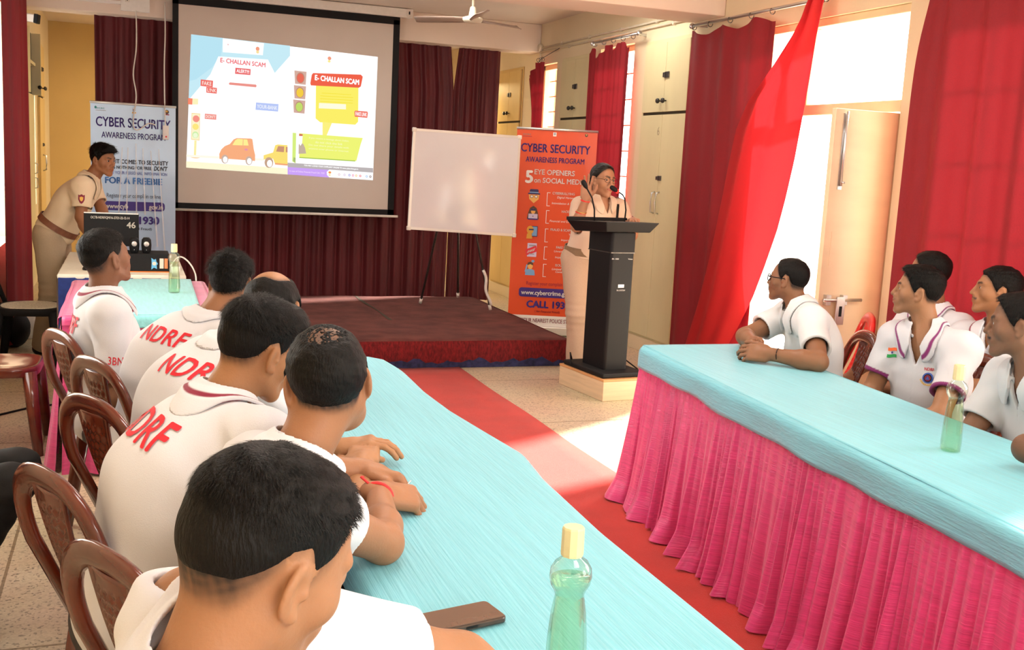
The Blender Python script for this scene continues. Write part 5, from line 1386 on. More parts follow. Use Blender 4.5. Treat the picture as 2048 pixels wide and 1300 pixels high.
# ---- roll-up banners
mat('ink_purple', (.045, .022, .22), .5); mat('ink_black', (.02, .02, .045), .5); mat('ink_blue', (.075, .24, .60), .5); mat('ink_lilac', (.20, .26, .60), .5)
mat('ink_white', (.82, .80, .78), .5); mat('ink_maroon', (.26, .012, .05), .5); mat('ink_teal', (.02, .22, .22), .5); mat('ink_gold', (.72, .38, .05), .5)
mat('ink_skin', (.80, .45, .12), .5); mat('ink_grey', (.34, .34, .40), .5); mat('ink_navy', (.03, .03, .12), .5); mat('ink_red', (.70, .03, .05), .5); mat('ink_sky', (.20, .42, .72), .5); mat('ink_lav', (.60, .56, .78), .5); mat('ink_brown', (.10, .05, .03), .5)
mat('banner_blue', (.40, .56, .76), .28, var=.10, vscale=(1.2, 1.2, .9), coat=.3)
mat('banner_orange', (.70, .075, .012), .45, var=.06, vscale=(2, 2, 1), coat=.1)
class Banner:
    def __init__(s, name, label, bl, br, h, w, m, wav=.004, z0=.08):
        s.o = np.array([*bl, 0.]); s.u = nrm(np.array([br[0]-bl[0], br[1]-bl[1], 0])); s.w = w; s.h = h; s.z0 = z0
        s.n = np.array([s.u[1], -s.u[0], 0]); s.wav = wav
        s.e = empty(name, s.o, label, 'banner'); s.k = 0
        P = [[tuple(s.pt(w*i/24, h*j/40, 0)) for j in range(41)] for i in range(25)]
        MB().grid(P).build('sheet', m, s.e, smooth=True)
        b = MB(); a = np.array([0, 0, 0]); b.tube([s.u*-.005+np.array([0, 0, z0+h+.004]), s.u*(w+.005)+np.array([0, 0, z0+h+.004])], .011, 8); b.build('top_rail', M['alu'], s.e, smooth=True)
        R = np.stack([s.u, s.n, np.array([0, 0, 1])], 1)
        MB().box(s.u*w/2+np.array([0, 0, .045]), (w/2+.02, .05, .04), R).build('base_case', M['alu'], s.e, bevel=.01)
        for f in (.12, .88): MB().box(s.u*w*f+np.array([0, 0, .008]), (.02, .13, .008), R).build('foot', M['alu'], s.e, bevel=.003)
        MB().tube([s.u*w/2-s.n*.02+np.array([0, 0, .05]), s.u*w/2-s.n*.012+np.array([0, 0, z0+h])], .008, 8).build('support_pole', M['alu'], s.e)
    def pt(s, x, d, lift):
        """x from the left edge, d below the top edge"""
        bend = s.wav*math.sin(2.4*PI*x/s.w+.6)*math.sin(PI*d/s.h)+.4*s.wav*math.sin(5*PI*x/s.w+2*d)*(d/s.h)
        return s.u*x+np.array([0, 0, s.z0+s.h-d])+s.n*(bend+lift)
    def poly(s, pts, m, name='print'):
        s.k += 1; l = .0012+.00008*s.k; b = MB()
        b.add([tuple(s.pt(x, d, l)) for x, d in pts], [tuple(range(len(pts)))]); return b.build(name, M[m], s.e)
    def ell(s, x, d, rx, ry, m, n=18, name='print'): return s.poly([(x+rx*math.cos(2*PI*i/n), d-ry*math.sin(2*PI*i/n)) for i in range(n)], m, name)
    def rect(s, x0, d0, x1, d1, m, r=0, name='print'):
        return s.poly([(x, d) for x, d in (rrect(x0, d0, x1, d1, r) if r else [(x0, d1), (x1, d1), (x1, d0), (x0, d0)])], m, name)
    def text(s, t, x, d, w, cap, m, bold=.0, align=0, shear=0, space=1.0, rows=0):
        """align 0 centre, -1 left at x, 1 right at x; fits the line into w x cap"""
        v, f = text_geo(t, 1, bold=bold, shear=shear, space=space); lo, hi = v.min(0), v.max(0)
        cl = text_geo('H', 1, bold=bold)[0]; ch = cl[:, 1].max()-cl[:, 1].min(); cm = (cl[:, 1].max()+cl[:, 1].min())/2
        vx = (v[:, 0]-(lo[0]+hi[0])/2)/(hi[0]-lo[0])*w-align*w/2+x; vy = d-(v[:, 1]-cm)/ch*cap
        s.k += 1; l = .0050+.00008*s.k
        b = MB(); b.add([tuple(s.pt(a, c, l)) for a, c in zip(vx, vy)], f); return b.build('lettering', M[m], s.e)
B1 = Banner('banner_stand', 'pale blue cyber security banner behind the standing policeman', (-.325, 10.62), (.43, 10.66), 1.84, .752, M['banner_blue'], .003, z0=.075)
B1.text('ocac', .085, .045, .075, .018, 'ink_teal'); B1.rect(.045, .066, .135, .071, 'ink_grey'); B1.ell(.045, .042, .010, .012, 'ink_teal')
B1.ell(.38, .045, .014, .018, 'ink_grey'); B1.rect(.362, .066, .398, .078, 'ink_gold'); B1.ell(.38, .030, .008, .008, 'ink_white')
B1.ell(.672, .046, .020, .020, 'ink_brown'); B1.rect(.652, .066, .694, .076, 'ink_maroon'); B1.ell(.672, .040, .009, .009, 'ink_gold')
B1.text('CYBER SECURITY', .376, .168, .66, .088, 'ink_purple', .02); B1.text('AWARENESS PROGRAM', .376, .288, .565, .056, 'ink_purple', .016)
B1.text('WHEN IT COMES TO SECURITY', .376, .528, .62, .040, 'ink_black', .03); B1.text('THERE IS NOTHING FOR FREE,', .31, .582, .46, .030, 'ink_black', .03); B1.text("DON'T", .618, .580, .125, .042, 'ink_black', .035, shear=.25)
B1.text('PROVIDE YOUR PERSONAL INFORMATION', .376, .632, .60, .028, 'ink_lilac', .02); B1.text('FOR A FREEBIE', .376, .705, .51, .062, 'ink_blue', .04)
B1.text('Register your complain online', .376, .845, .48, .038, 'ink_black', .0); B1.rect(.10, .90, .655, .985, 'ink_purple', .03); B1.text('www.cybercrime.gov.in', .378, .945, .52, .046, 'ink_white', .03)
B1.text('CALL 1930', .376, 1.075, .46, .075, 'ink_purple', .05); B1.text('( for Financial Fraud)', .376, 1.155, .32, .024, 'ink_black', .01)
B1.rect(0, 1.62, .752, 1.84, 'ink_white'); B1.text('OR YOUR NEAREST POLICE STATION', .376, 1.69, .62, .035, 'ink_maroon')
# pale strips that paint the sheen of plastic over the banner
mat('sheen_streak', (.80, .78, .76), .3, alpha=.55)
fs_ = empty('plastic_sheen', (.05, 10.56, .3), 'thin pale strips painted as plastic sheen over the blue banner', 'plastic sheen')
for x0, x1, z1, z0 in ((-.05, -.10, 1.52, .62), (.0, -.02, 1.52, .62), (.07, .075, 1.56, .6), (.13, .15, 1.52, .9), (.20, .26, 1.5, .6), (.27, .33, 1.52, .5)):
    MB().grid([[(x0-.05+(x1-x0)*t+s*.0035*(1+t), .01*math.sin(5*t), z1-.3+(z0-z1)*t) for t in np.linspace(0, 1, 9)] for s in (-1, 1)]).build('strip', M['sheen_streak'], fs_, smooth=True)
B2 = Banner('banner_stand', 'orange cyber security banner behind the woman at the lectern', (3.295, 9.05), (3.965, 8.80), 1.80, .725, M['banner_orange'], .002, z0=.07)
B2.text('ocac', .09, .045, .07, .016, 'ink_teal'); B2.rect(.05, .064, .135, .068, 'ink_maroon'); B2.rect(.325, .02, .355, .055, 'ink_white'); B2.ell(.34, .034, .010, .012, 'ink_grey'); B2.ell(.625, .032, .014, .014, 'ink_brown'); B2.ell(.625, .028, .006, .006, 'ink_gold')
B2.text('CYBER SECURITY', .355, .165, .625, .075, 'ink_purple', .02); B2.text('AWARENESS PROGRAM', .355, .268, .53, .048, 'ink_purple', .016)
B2.text('5', .13, .425, .072, .115, 'ink_white', .04); B2.text('EYE OPENERS', .175, .378, .365, .046, 'ink_white', .02, -1); B2.text('on SOCIAL MEDIA', .175, .452, .47, .046, 'ink_white', .02, -1)
ic = .182
# five small pictures
B2.poly([(ic-.048, .585), (ic+.048, .585), (ic+.042, .625), (ic, .662), (ic-.042, .625)], 'ink_skin', 'picture'); B2.rect(ic-.040, .535, ic+.040, .575, 'ink_navy', .012, 'picture'); B2.rect(ic-.055, .570, ic+.055, .582, 'ink_navy', 0, 'picture'); B2.rect(ic-.040, .560, ic+.040, .568, 'ink_sky', 0, 'picture')
for s_ in (-1, 1): B2.ell(ic+s_*.02, .602, .015, .014, 'ink_brown'); B2.ell(ic+s_*.02, .602, .011, .010, 'ink_white')
B2.poly([(ic-.055, .805), (ic-.045, .75), (ic-.03, .705), (ic, .685), (ic+.03, .705), (ic+.045, .75), (ic+.055, .805)], 'ink_brown', 'picture'); B2.ell(ic, .735, .020, .024, 'ink_skin'); B2.rect(ic-.022, .712, ic+.022, .730, 'ink_navy'); B2.rect(ic-.042, .758, ic+.042, .800, 'ink_lav', .004, 'picture'); B2.rect(ic-.046, .800, ic+.046, .812, 'ink_purple'); B2.ell(ic, .780, .006, .004, 'ink_navy')
B2.rect(ic-.005, .868, ic+.05, .965, 'ink_navy', .006, 'picture'); B2.rect(ic+.000, .874, ic+.045, .958, 'ink_sky', .003, 'picture'); B2.ell(ic-.018, .905, .032, .038, 'ink_gold'); B2.poly([(ic-.05, .985), (ic-.046, .94), (ic-.005, .93), (ic+.005, .985)], 'ink_gold', 'picture'); B2.rect(ic-.03, .895, ic+.014, .908, 'ink_navy')
B2.rect(ic-.035, 1.025, ic+.05, 1.15, 'ink_lav', .005, 'picture'); B2.rect(ic-.02, 1.04, ic+.04, 1.055, 'ink_grey'); B2.rect(ic-.02, 1.12, ic+.03, 1.13, 'ink_grey'); B2.poly([(ic-.052, 1.085), (ic+.045, 1.045), (ic+.055, 1.10), (ic-.042, 1.14)], 'ink_red', 'picture')
_v, _f = text_geo('FAKE', 1, bold=.03); _lo, _hi = _v.min(0), _v.max(0); _v = (_v-(_lo+_hi)/2)/(_hi-_lo)*np.array([.07, .028]); B2.k += 1
_b = MB(); _b.add([tuple(B2.pt(ic+.001+a*.925+c*.38, 1.093-c*.925-a*-.38*-1, .0012+.00025*B2.k)) for a, c in _v], _f); _b.build('lettering', M['ink_white'], B2.e)
B2.poly([(ic-.045, 1.32), (ic-.04, 1.27), (ic-.012, 1.262), (ic+.012, 1.262), (ic+.04, 1.275), (ic+.045, 1.32)], 'ink_sky', 'picture'); B2.ell(ic, 1.235, .024, .030, 'ink_skin'); B2.poly([(ic-.028, 1.23), (ic-.024, 1.205), (ic, 1.195), (ic+.024, 1.205), (ic+.028, 1.23), (ic, 1.218)], 'ink_brown', 'picture'); B2.poly([(ic-.05, 1.29), (ic-.035, 1.22), (ic-.025, 1.225), (ic-.035, 1.29)], 'ink_sky', 'picture')
B2.ell(ic+.022, 1.19, .014, .012, 'ink_sky')
for d0, d1 in ((.558, .682), (.720, .840), (.886, 1.010), (1.05, 1.17), (1.21, 1.33)):
    B2.rect(.300, d0, .305, d1, 'ink_white'); B2.rect(.300, d0, .330, d0+.005, 'ink_white'); B2.rect(.300, d1-.005, .330, d1, 'ink_white')
for d, t, l1, l2, l3 in ((.562, 'CYBERBULLYING', 'Digital Harassment', '', 'Intimidation & Threats'), (.724, 'HACKING', 'Phishing', '', 'Financial and Data Loss'), (.892, 'FRAUD & SCAMS', 'Vishing', 'OTP', 'Impersonation'), (1.052, 'FAKE NEWS', 'Unverified Sources', '', 'Impact on Society'), (1.216, 'ISOLATION', 'Limited Interaction', 'Content Overload', '')):
    B2.text(t, .55, d, .0155*len(t), .022, 'ink_white', .02, 1)
    for q_, (l, dd) in enumerate(((l1, .036), (l2, .060), (l3, .090))):
        if l: B2.text(l, .60, d+dd, .0115*len(l), .018, 'ink_white', 0, 1, shear=.2)
B2.text('Register your complain online', .155, 1.392, .43, .034, 'ink_maroon', 0, -1); B2.rect(.09, 1.435, .64, 1.52, 'ink_purple', .025); B2.text('www.cybercrime.gov.in', .110, 1.478, .50, .042, 'ink_white', .03, -1)
B2.text('CALL 1930', .165, 1.585, .40, .068, 'ink_purple', .05, -1); B2.text('( for Financial Fraud)', .36, 1.65, .23, .020, 'ink_maroon', .01)
B2.rect(0, 1.69, .725, 1.80, 'ink_white'); B2.text('OR YOUR NEAREST POLICE STATION', .362, 1.735, .60, .036, 'ink_maroon', .01)
# ---------------------------------------------------------------- things on the tables
def bottle(label, level, loc, rz=0, name='water_bottle'):
    e = empty(name, loc, label, 'bottle', rz=rz)
    prof = [(0, .0005), (.026, .0005), (.031, .006), (.032, .03), (.030, .09), (.0265, .135), (.0235, .158), (.0225, .163), (.025, .170), (.031, .180), (.0335, .192), (.032, .204), (.026, .214), (.0165, .221), (.0135, .225), (.0135, .236), (0, .236)]
    def scal(r, z, k): return r*(1+.05*math.cos(8*k)*(z < .15 and z > .01))
    b = MB(); n = 40; vs = []; fs = []
    for r, z in prof:
        for k in range(n): t = 2*PI*k/n; q = scal(r, z, t); vs.append((q*math.cos(t), q*math.sin(t)*.92, z))
    for i in range(len(prof)-1):
        for k in range(n): fs.append((i*n+k, i*n+(k+1) % n, (i+1)*n+(k+1) % n, (i+1)*n+k))
    fs += [tuple(range(n-1, -1, -1)), tuple(range((len(prof)-1)*n, len(prof)*n))]
    b.add(vs, fs); b.build('bottle_body', M['bottle_plastic'], e, smooth=True)
    w = [(0, .003)]+[(max(r-.0022, .001), z) for r, z in prof if .004 < z < level]
    zz = [z for r, z in prof]; rr = [r for r, z in prof]; w += [(float(np.interp(level, zz, rr))-.0022, level), (0, level)]
    MB().lathe(w, (0, 0, 0), 32, sy=.92).build('water', M['water'], e, smooth=True)
    MB().lathe([(0, .224), (.0165, .224), (.0172, .228), (.0168, .266), (.0155, .269), (0, .2695)], (0, 0, 0), 10).build('cap', M['cap_cream'], e)
    return e
bottle('tall clear water bottle with a cream cap nearest the camera on the left table', .190, (.622, 1.375, .7525), .3)
bottle('clear water bottle with a cream cap on the right table', .166, (2.35, 2.46, .7525), 1.0)
bottle('clear water bottle with a cream cap on the small back table', .170, (.235, 6.02, .757), .6)
# phone on the blue cloth
mat('phone_body', (.05, .028, .020), .25, coat=.4); mat('phone_screen', (.115, .062, .042), .10, coat=.6, var=.05, vscale=(20, 20, 20))
ph_ = empty('smartphone', (.535, 1.655, .7535), 'dark brown smartphone lying on the blue cloth by the nearest man', 'phone', rz=math.radians(12))
MB().prism(rrect(-.083, -.038, .083, .038, .010), (0, 0, 0), (1, 0, 0), (0, 1, 0), (0, 0, 1), .0115).build('case', M['phone_body'], ph_, bevel=.003)
MB().prism(rrect(-.080, -.035, .080, .035, .008), (0, 0, .0114), (1, 0, 0), (0, 1, 0), (0, 0, 1), .0012).build('screen', M['phone_screen'], ph_)
MB().b2((.0, -.0392, .004), (.022, -.0376, .008)).build('side_button', M['matt_black'], ph_)
# monitor seen from behind with painted inventory number
mon = empty('monitor', (-.10, 7.34, .755), 'black monitor seen from behind with painted number 46', 'monitor', rz=math.radians(-1))
MB().b2((-.17, -.02, .135), (.165, .02, .350)).build('panel', M['black_plastic'], mon, bevel=.006)
MB().b2((-.168, -.021, .344), (.163, .0, .3505)).build('top_edge', M['alu'], mon)
MB().b2((-.03, -.035, .02), (.03, -.012, .24)).build('stand_neck', M['matt_black'], mon, bevel=.004)
MB().prism(rrect(-.12, -.08, .12, .08, .03), (0, 0, 0), (1, 0, 0), (0, 1, 0), (0, 0, 1), .014).build('stand_base', M['matt_black'], mon, bevel=.003)
mat('paint_white', (.72, .70, .62), .6)
flat_text('OCTB-NDRF/QM/16-27/21-22-12-14', .022, (-.01, -.0205, .318), (1, 0, 0), (0, 0, 1), M['paint_white'], mon, bold=.02, xs=.70)
flat_text('46', .056, (.118, -.0205, .272), (1, 0, 0), (0, 0, 1), M['paint_white'], mon, bold=.02)
pcb = empty('computer_case', (.09, 7.12, .755), 'flat black computer case with stickers under the small loudspeakers', 'computer')
MB().b2((-.155, -.10, 0), (.155, .16, .115)).build('case', M['matt_black'], pcb, bevel=.004)
MB().b2((-.155, -.101, -.0), (.155, -.098, .006)).build('lower_trim', M['orange_plastic'], pcb)
mat('sticker_blue', (.12, .42, .70), .4); mat('sticker_cream', (.72, .62, .52), .5); mat('sticker_orange', (.72, .22, .08), .5)
st_ = [(-.012, -.04), (.004, -.028), (.022, -.036), (.020, -.012), (.028, -.004), (.018, .012), (.016, .028), (.004, .022), (-.012, .034), (-.010, .004)]
flat_poly([st_], (.058, -.1005, .058), (1, 0, 0), (0, 0, 1), M['sticker_blue'], pcb, name='sticker'); flat_poly([ring2d(.012, 12)], (.064, -.1005, .056), (1, 0, 0), (0, 0, 1), M['sticker_cream'], pcb, lift=.0018, name='sticker')
flat_poly([[(-.012, -.03), (.012, -.03), (.012, .034), (-.012, .034)]], (.108, -.1005, .055), (1, 0, 0), (0, 0, 1), M['sticker_cream'], pcb, name='sticker')
flat_poly([[(-.010, -.03), (.010, -.03), (.010, .034), (-.010, .034)]], (.135, -.1005, .055), (1, 0, 0), (0, 0, 1), M['sticker_orange'], pcb, name='sticker')
mat('cone_silver', (.62, .60, .58), .35, metal=.4)
for k, (x, lab) in enumerate(((.005, 'left of two small black loudspeakers with silver cones on the computer case'), (.078, 'right of two small black loudspeakers with silver cones on the computer case'))):
    e = empty('loudspeaker', (x+.03, 7.10, .870), lab, 'speaker')
    P = []
    MB().lathe([(0, 0), (.022, 0), (.028, .012), (.031, .05), (.028, .085), (.018, .098), (0, .10)], (0, 0, 0), 22, sy=1.15).build('housing', M['black_plastic'], e, smooth=True)
    Rf = np.array([[1, 0, 0], [0, 0, -1], [0, 1, 0]], float)
    MB().lathe([(0, 0), (.021, 0), (.022, .006), (.019, .007), (.017, .003), (0, .002)], (0, -.0325, .060), 20, R=Rf).build('cone_ring', M['matt_black'], e, smooth=True)
    MB().lathe([(0, 0), (.0165, 0), (.015, .004), (.008, .002), (.007, .006), (0, .008)], (0, -.0365, .060), 20, R=Rf).build('cone', M['cone_silver'], e, smooth=True)
    flat_poly([ring2d(.002, 8)], (0, -.036, .022), (1, 0, 0), (0, 0, 1), M['cone_silver'], e, name='indicator', lift=.001)
ms_ = empty('computer_mouse', (-.245, 7.12, .755), 'black computer mouse on the white table', 'mouse'); v, f = sdf_mesh(lambda p: smax(s_ell(p, (0, 0, .0), (.030, .052, .030)), -p[:, 2], .004), (-.05, -.07, -.01), (.05, .07, .05), .004); np_mesh('body', v, f, M['black_plastic'], ms_)
MB().b2((-.004, .012, .026), (.004, .030, .031)).build('wheel', M['dark_steel'], ms_)
mat('paper', (.80, .79, .76), .8)
pp = empty('paper_sheets', (-.24, 8.02, .756), 'loose white sheets at the far end of the computer table', 'paper')
for k in range(3): MB().grid([[(-.10+.20*i/6+.01*k, -.13+.26*j/6, .003*k+.006*math.sin(i*.9+k)**2) for j in range(7)] for i in range(7)]).build('sheet', M['paper'], pp, smooth=True)
cup = empty('paper_cup', (.275, 6.80, .756), 'small white cup beside the computer case', 'cup')
MB().lathe([(0, 0), (.022, 0), (.028, .06), (.026, .06), (.021, .003), (0, .003)], (0, 0, .0), 18).build('cup', M['paper'], cup, smooth=True)
cable('power_cable', [(.25, 7.0, .80), (.30, 6.98, .86), (.35, 6.95, .84), (.39, 6.9, .78), (.40, 6.84, .70), (.405, 6.82, .4), (.42, 6.9, .01)], .005, 'grey power cable at the right end of the computer table')
# ---------------------------------------------------------------- people
V = lambda *a: np.array(a, float)
mat('flag_saffron', (.80, .13, .03), .7); mat('flag_green', (.02, .30, .07), .7); mat('flag_navy', (.02, .02, .16), .7); mat('emblem_blue', (.05, .10, .42), .7); mat('emblem_gold', (.72, .42, .08), .6); mat('emblem_purple', (.17, .05, .32), .7); mat('emblem_maroon', (.20, .01, .04), .7)
WHITE = (.66, .66, .71); WARM = (.66, .67, .69); MAROON = (.22, .008, .035); PURPLE = (.20, .02, .13); KHAKI = (.66, .53, .37); BEIGE = (.66, .50, .38)
LEFTG, RIGHTG = 'men seated along the left table row', 'men seated along the right table row'
BROWN, DARK, TAN = (.30, .135, .068), (.205, .092, .050), (.38, .19, .10)
def rt_of(az): a = math.radians(az); return V(math.cos(a), -math.sin(a), 0)
def fw_of(az): a = math.radians(az); return V(math.sin(a), math.cos(a), 0)
def legs(I, az, fwd=.40, spread=.12, kz=.50, mname='trouser', res=.011, foot=.0):
    h = I['hip']*V(1, 1, 0); r, f = rt_of(az), fw_of(az)
    K = {s: h+f*fwd+r*s*spread+V(0, 0, kz) for s in (1, -1)}; AN = {s: h+f*(fwd+foot)+r*s*spread+V(0, 0, .09) for s in (1, -1)}
    trousers(I, K, AN, mname, res, toe=f)
def tube_part(I, pts, r, mname, name, n=8): return MB().tube([np.array(p)-I['base'] for p in pts], r, n).build(name, M[mname], I['root'], smooth=True)
def band(I, c, ax, r, th, mname, name, sx=1.0):
    ax = nrm(ax); a = nrm(np.cross(ax, V(.3, .2, 1))); b = np.cross(ax, a)
    pts = [np.array(c)+a*r*math.cos(t)+b*r*sx*math.sin(t) for t in np.linspace(0, 2*PI, 25)]
    return tube_part(I, pts, th, mname, name, 6)
def flag(I, pos, right, upv, d, k=1.0):
    w = .021*k; wave = lambda x: .003*k*math.sin(x/w*2.2)
    for m, y0, y1 in (('flag_saffron', .007, .020), ('flag_green', -.020, -.007)):
        n = 6; top = [(-w+2*w*i/n, y1*k+wave(-w+2*w*i/n)) for i in range(n+1)]; bot = [(-w+2*w*i/n, y0*k+wave(-w+2*w*i/n)) for i in range(n, -1, -1)]
        patch(I, top+bot, pos, right, upv, d, M[m], 'flag_patch', rows=4)
    patch(I, ring2d(.0045*k, 10), pos, right, upv, d, M['flag_navy'], 'flag_patch', lift=.0035, rows=2)

# 1 nearest man, bowed head seen from behind
I = person('person', 'man nearest the camera in white, dark cropped hair, head bowed over the phone', dict(group=LEFTG,
    hip=(.0, 1.05, .52), chest=(.03, 1.08, .785), neck=(.062, 1.105, .968), head=(.140, 1.135, 1.098), head_scale=1.00, haz=62, hpitch=-22, hroll=6, baz=64, skin=(.36, .17, .085), sh=.160,
    hair=(.011, .0018), fade=1.9, soft=.04, strands=15000, strand_len=.017, strand_w=.00042, lift=.12, whorl=(.0, -.060, .118), quiff=.008, res=.0032, hair_col=(.016, .012, .010), 
    line=[(0, .084), (28, .080), (46, .062), (58, .044), (70, .020), (84, -.004), (96, .036), (112, .024), (128, -.022), (145, -.058), (180, -.066)],
    arms=[dict(side=1, wrist=(.46, .98, .79), elbow=(.25, .92, .80), curl=.5), dict(side=-1, wrist=(.50, 1.22, .795), elbow=(.43, 1.30, .865), curl=.4, shoff=(.085, .02, .075))]))
shirt(I, col=WHITE, sleeve=.80, res=.0045, wr=.004, seed=3, cres=.003)
legs(I, 72)
# 2 man with a thinning crown, clasped hands
I = person('person', 'man with thinning crown seen from behind, clasped hands with red thread on the blue cloth', dict(group=LEFTG,
    hip=(.19, 1.95, .53), chest=(.23, 1.97, .79), neck=(.290, 2.0, .955), head=(.370, 2.04, 1.10), head_scale=0.94, haz=8, hpitch=-6, hroll=-6, baz=80, skin=(.33, .15, .075), sh=.172,
    hair=(.006, .006), thin=(-.062, .112, .062), under=.93, strands=9000, strand_len=.016, strand_w=.0005, lift=.15, res=.0035, fat=.004, whorl=(0, -.05, .12), soft=.02, wide=1.04,
    arms=[dict(side=1, wrist=(.530, 2.245, .800), elbow=(.475, 1.965, .79), dir=(.85, .0, -.16), back=(.15, -.35, .93), curl=[.80, .85, .9, .92], thumb=.5),
          dict(side=-1, wrist=(.525, 2.385, .812), elbow=(.33, 2.37, .83), dir=(.85, -.30, -.14), back=(.2, .25, .93), curl=[.82, .86, .9, .92], thumb=.4)]))
shirt(I, col=WHITE, sleeve=.36, seed=5)
a_ = I['P']['arms'][0]; W_ = a_['W']+V(-.006, -.016, .001); band(I, W_, (.45, .8, -.05), .033, .0042, 'red_thread', 'wrist_thread', .84)
tube_part(I, [W_+V(-.02, .01, .026), W_+V(-.035, .022, .038), W_+V(-.028, .032, .034)], .003, 'red_thread', 'thread_end')
a_ = I['P']['arms'][1]; band(I, a_['W']+a_['R']@V(.0095*a_['ts'], .108, -.012), a_['R']@V(0, .85, -.5), .0112, .0018, 'steel', 'ring')
legs(I, 66)
# 3 man in profile with a bowed head
I = person('person', 'man with thick black hair and bowed profile, large NDRF print on his broad white back', dict(group=LEFTG,
    hip=(.045, 2.30, .53), chest=(.095, 2.325, .80), neck=(.175, 2.355, .985), head=(.275, 2.385, 1.105), head_scale=0.92, haz=60, hpitch=-16, hroll=8, baz=56, skin=(.36, .17, .08), girth=1.10, sh=.182,
    hair=(.015, .0035), fade=.6, strands=8000, strand_len=.020, strand_w=.0005, lift=.2, quiff=.018, res=.0038, soft=.03,
    line=[(0, .080), (28, .078), (46, .058), (58, .042), (70, .016), (84, -.006), (96, .032), (112, .020), (128, -.026), (145, -.056), (180, -.062)],
    arms=[dict(side=1, wrist=(.55, 2.52, .79), pole=(.2, -.6, -.4), curl=.4), dict(side=-1, wrist=(.52, 2.66, .79), pole=(.0, .6, -.5), curl=.4, shoff=(.075, .03, -.055))]))
shirt(I, col=WHITE, ctrim=MAROON, seed=9, wr=.0045, res=.0048, cres=.0022)
back_text(I, 'NDRF', .098, V(.055, 2.285, .955)-rt_of(56)*.055, nrm(rt_of(56)+V(0, 0, -.18)), nrm(I['up']+rt_of(56)*.10), I['fw'], M['red_print'], xs=.82)
legs(I, 56)
# 4 balding man between
I = person('person', 'balding man half hidden between two heads, bare patch on top', dict(group=LEFTG,
    hip=(.10, 3.12, .53), chest=(.16, 3.14, .80), neck=(.265, 3.165, .965), head=(.405, 3.17, 1.075), head_scale=0.95, haz=25, hpitch=-22, hroll=-4, baz=58, skin=(.36, .17, .085),
    hair=(.006, .007), bald=(-.050, .108, .048), soft=.014, under=.8, strands=3500, res=.004, lift=.12, wide=1.05,
    arms=[dict(side=1, wrist=(.58, 3.25, .79), pole=(.2, -.6, -.5), curl=.4), dict(side=-1, wrist=(.58, 3.40, .79), pole=(0, .6, -.5), curl=.4, shoff=(.07, .03, -.05))]))
shirt(I, col=WHITE, seed=12)
back_text(I, 'NDRF', .088, V(.16, 3.12, .915)+rt_of(58)*.06, rt_of(58), I['up'], I['fw'], M['red_print'], xs=.82)
legs(I, 58)
# 5 curly-haired man
I = person('person', 'man with curly black hair seen from behind, NDRF across his shoulders', dict(group=LEFTG,
    hip=(.08, 3.66, .53), chest=(.135, 3.68, .80), neck=(.225, 3.70, .955), head=(.335, 3.725, 1.085), head_scale=0.84, haz=20, hpitch=-12, hroll=-6, baz=45, skin=BROWN, sh=.185,
    hair=(.016, .006), messy=.004, strands=6000, strand_len=.018, strand_w=.0006, lift=.8, res=.004, under=.8,
    arms=[dict(side=1, wrist=(.56, 3.80, .79), pole=(.3, -.6, -.5), curl=.4), dict(side=-1, wrist=(.50, 3.95, .79), pole=(-.3, .6, -.5), curl=.4, shoff=(.07, .03, -.05))]))
shirt(I, col=WHITE, seed=14)
back_text(I, 'NDRF', .080, V(.12, 3.66, .915)+rt_of(45)*.02, nrm(rt_of(45)+V(0, 0, -.10)), I['up'], I['fw'], M['red_print'], xs=.82)
legs(I, 45)
# 6 man looking up to the right
I = person('person', 'man looking up to the right with shaved sides, maroon-trimmed white shirt marked 3BN', dict(group=LEFTG,
    hip=(-.09, 4.30, .52), chest=(-.085, 4.29, .79), neck=(-.095, 4.285, .965), head=(-.080, 4.275, 1.115), head_scale=0.88, haz=52, hpitch=13, hroll=0, baz=80, skin=DARK, sh=.180,
    hair=(.013, .0015), fade=2.1, strands=4500, strand_len=.010, lift=.5, res=.004, soft=.02, whorl=(0, -.06, .11),
    line=[(0, .072), (28, .070), (42, .056), (55, .050), (70, .014), (84, -.010), (96, .034), (112, .022), (128, -.028), (145, -.060), (180, -.070)],
    arms=[dict(side=1, wrist=(.20, 4.05, .62), elbow=(-.035, 4.00, .635), curl=.4), dict(side=-1, wrist=(.20, 4.42, .62), pole=(0, .6, -.6), curl=.4)]))
shirt(I, col=(.63, .63, .67), trim=MAROON, ctrim=MAROON, seed=17, res=.0045, cres=.0025, sleeve=.84)
back_text(I, 'NDRF', .090, V(-.21, 4.29, .865), rt_of(80), I['up'], I['fw'], M['red_print'], xs=.82)
back_text(I, '3BN', .036, V(-.045, 3.90, .765), V(.95, .15, -.05), V(.06, .0, 1), V(0, 1, .1), M['red_print'], xs=.85, bold=.01)
legs(I, 80, fwd=.38)

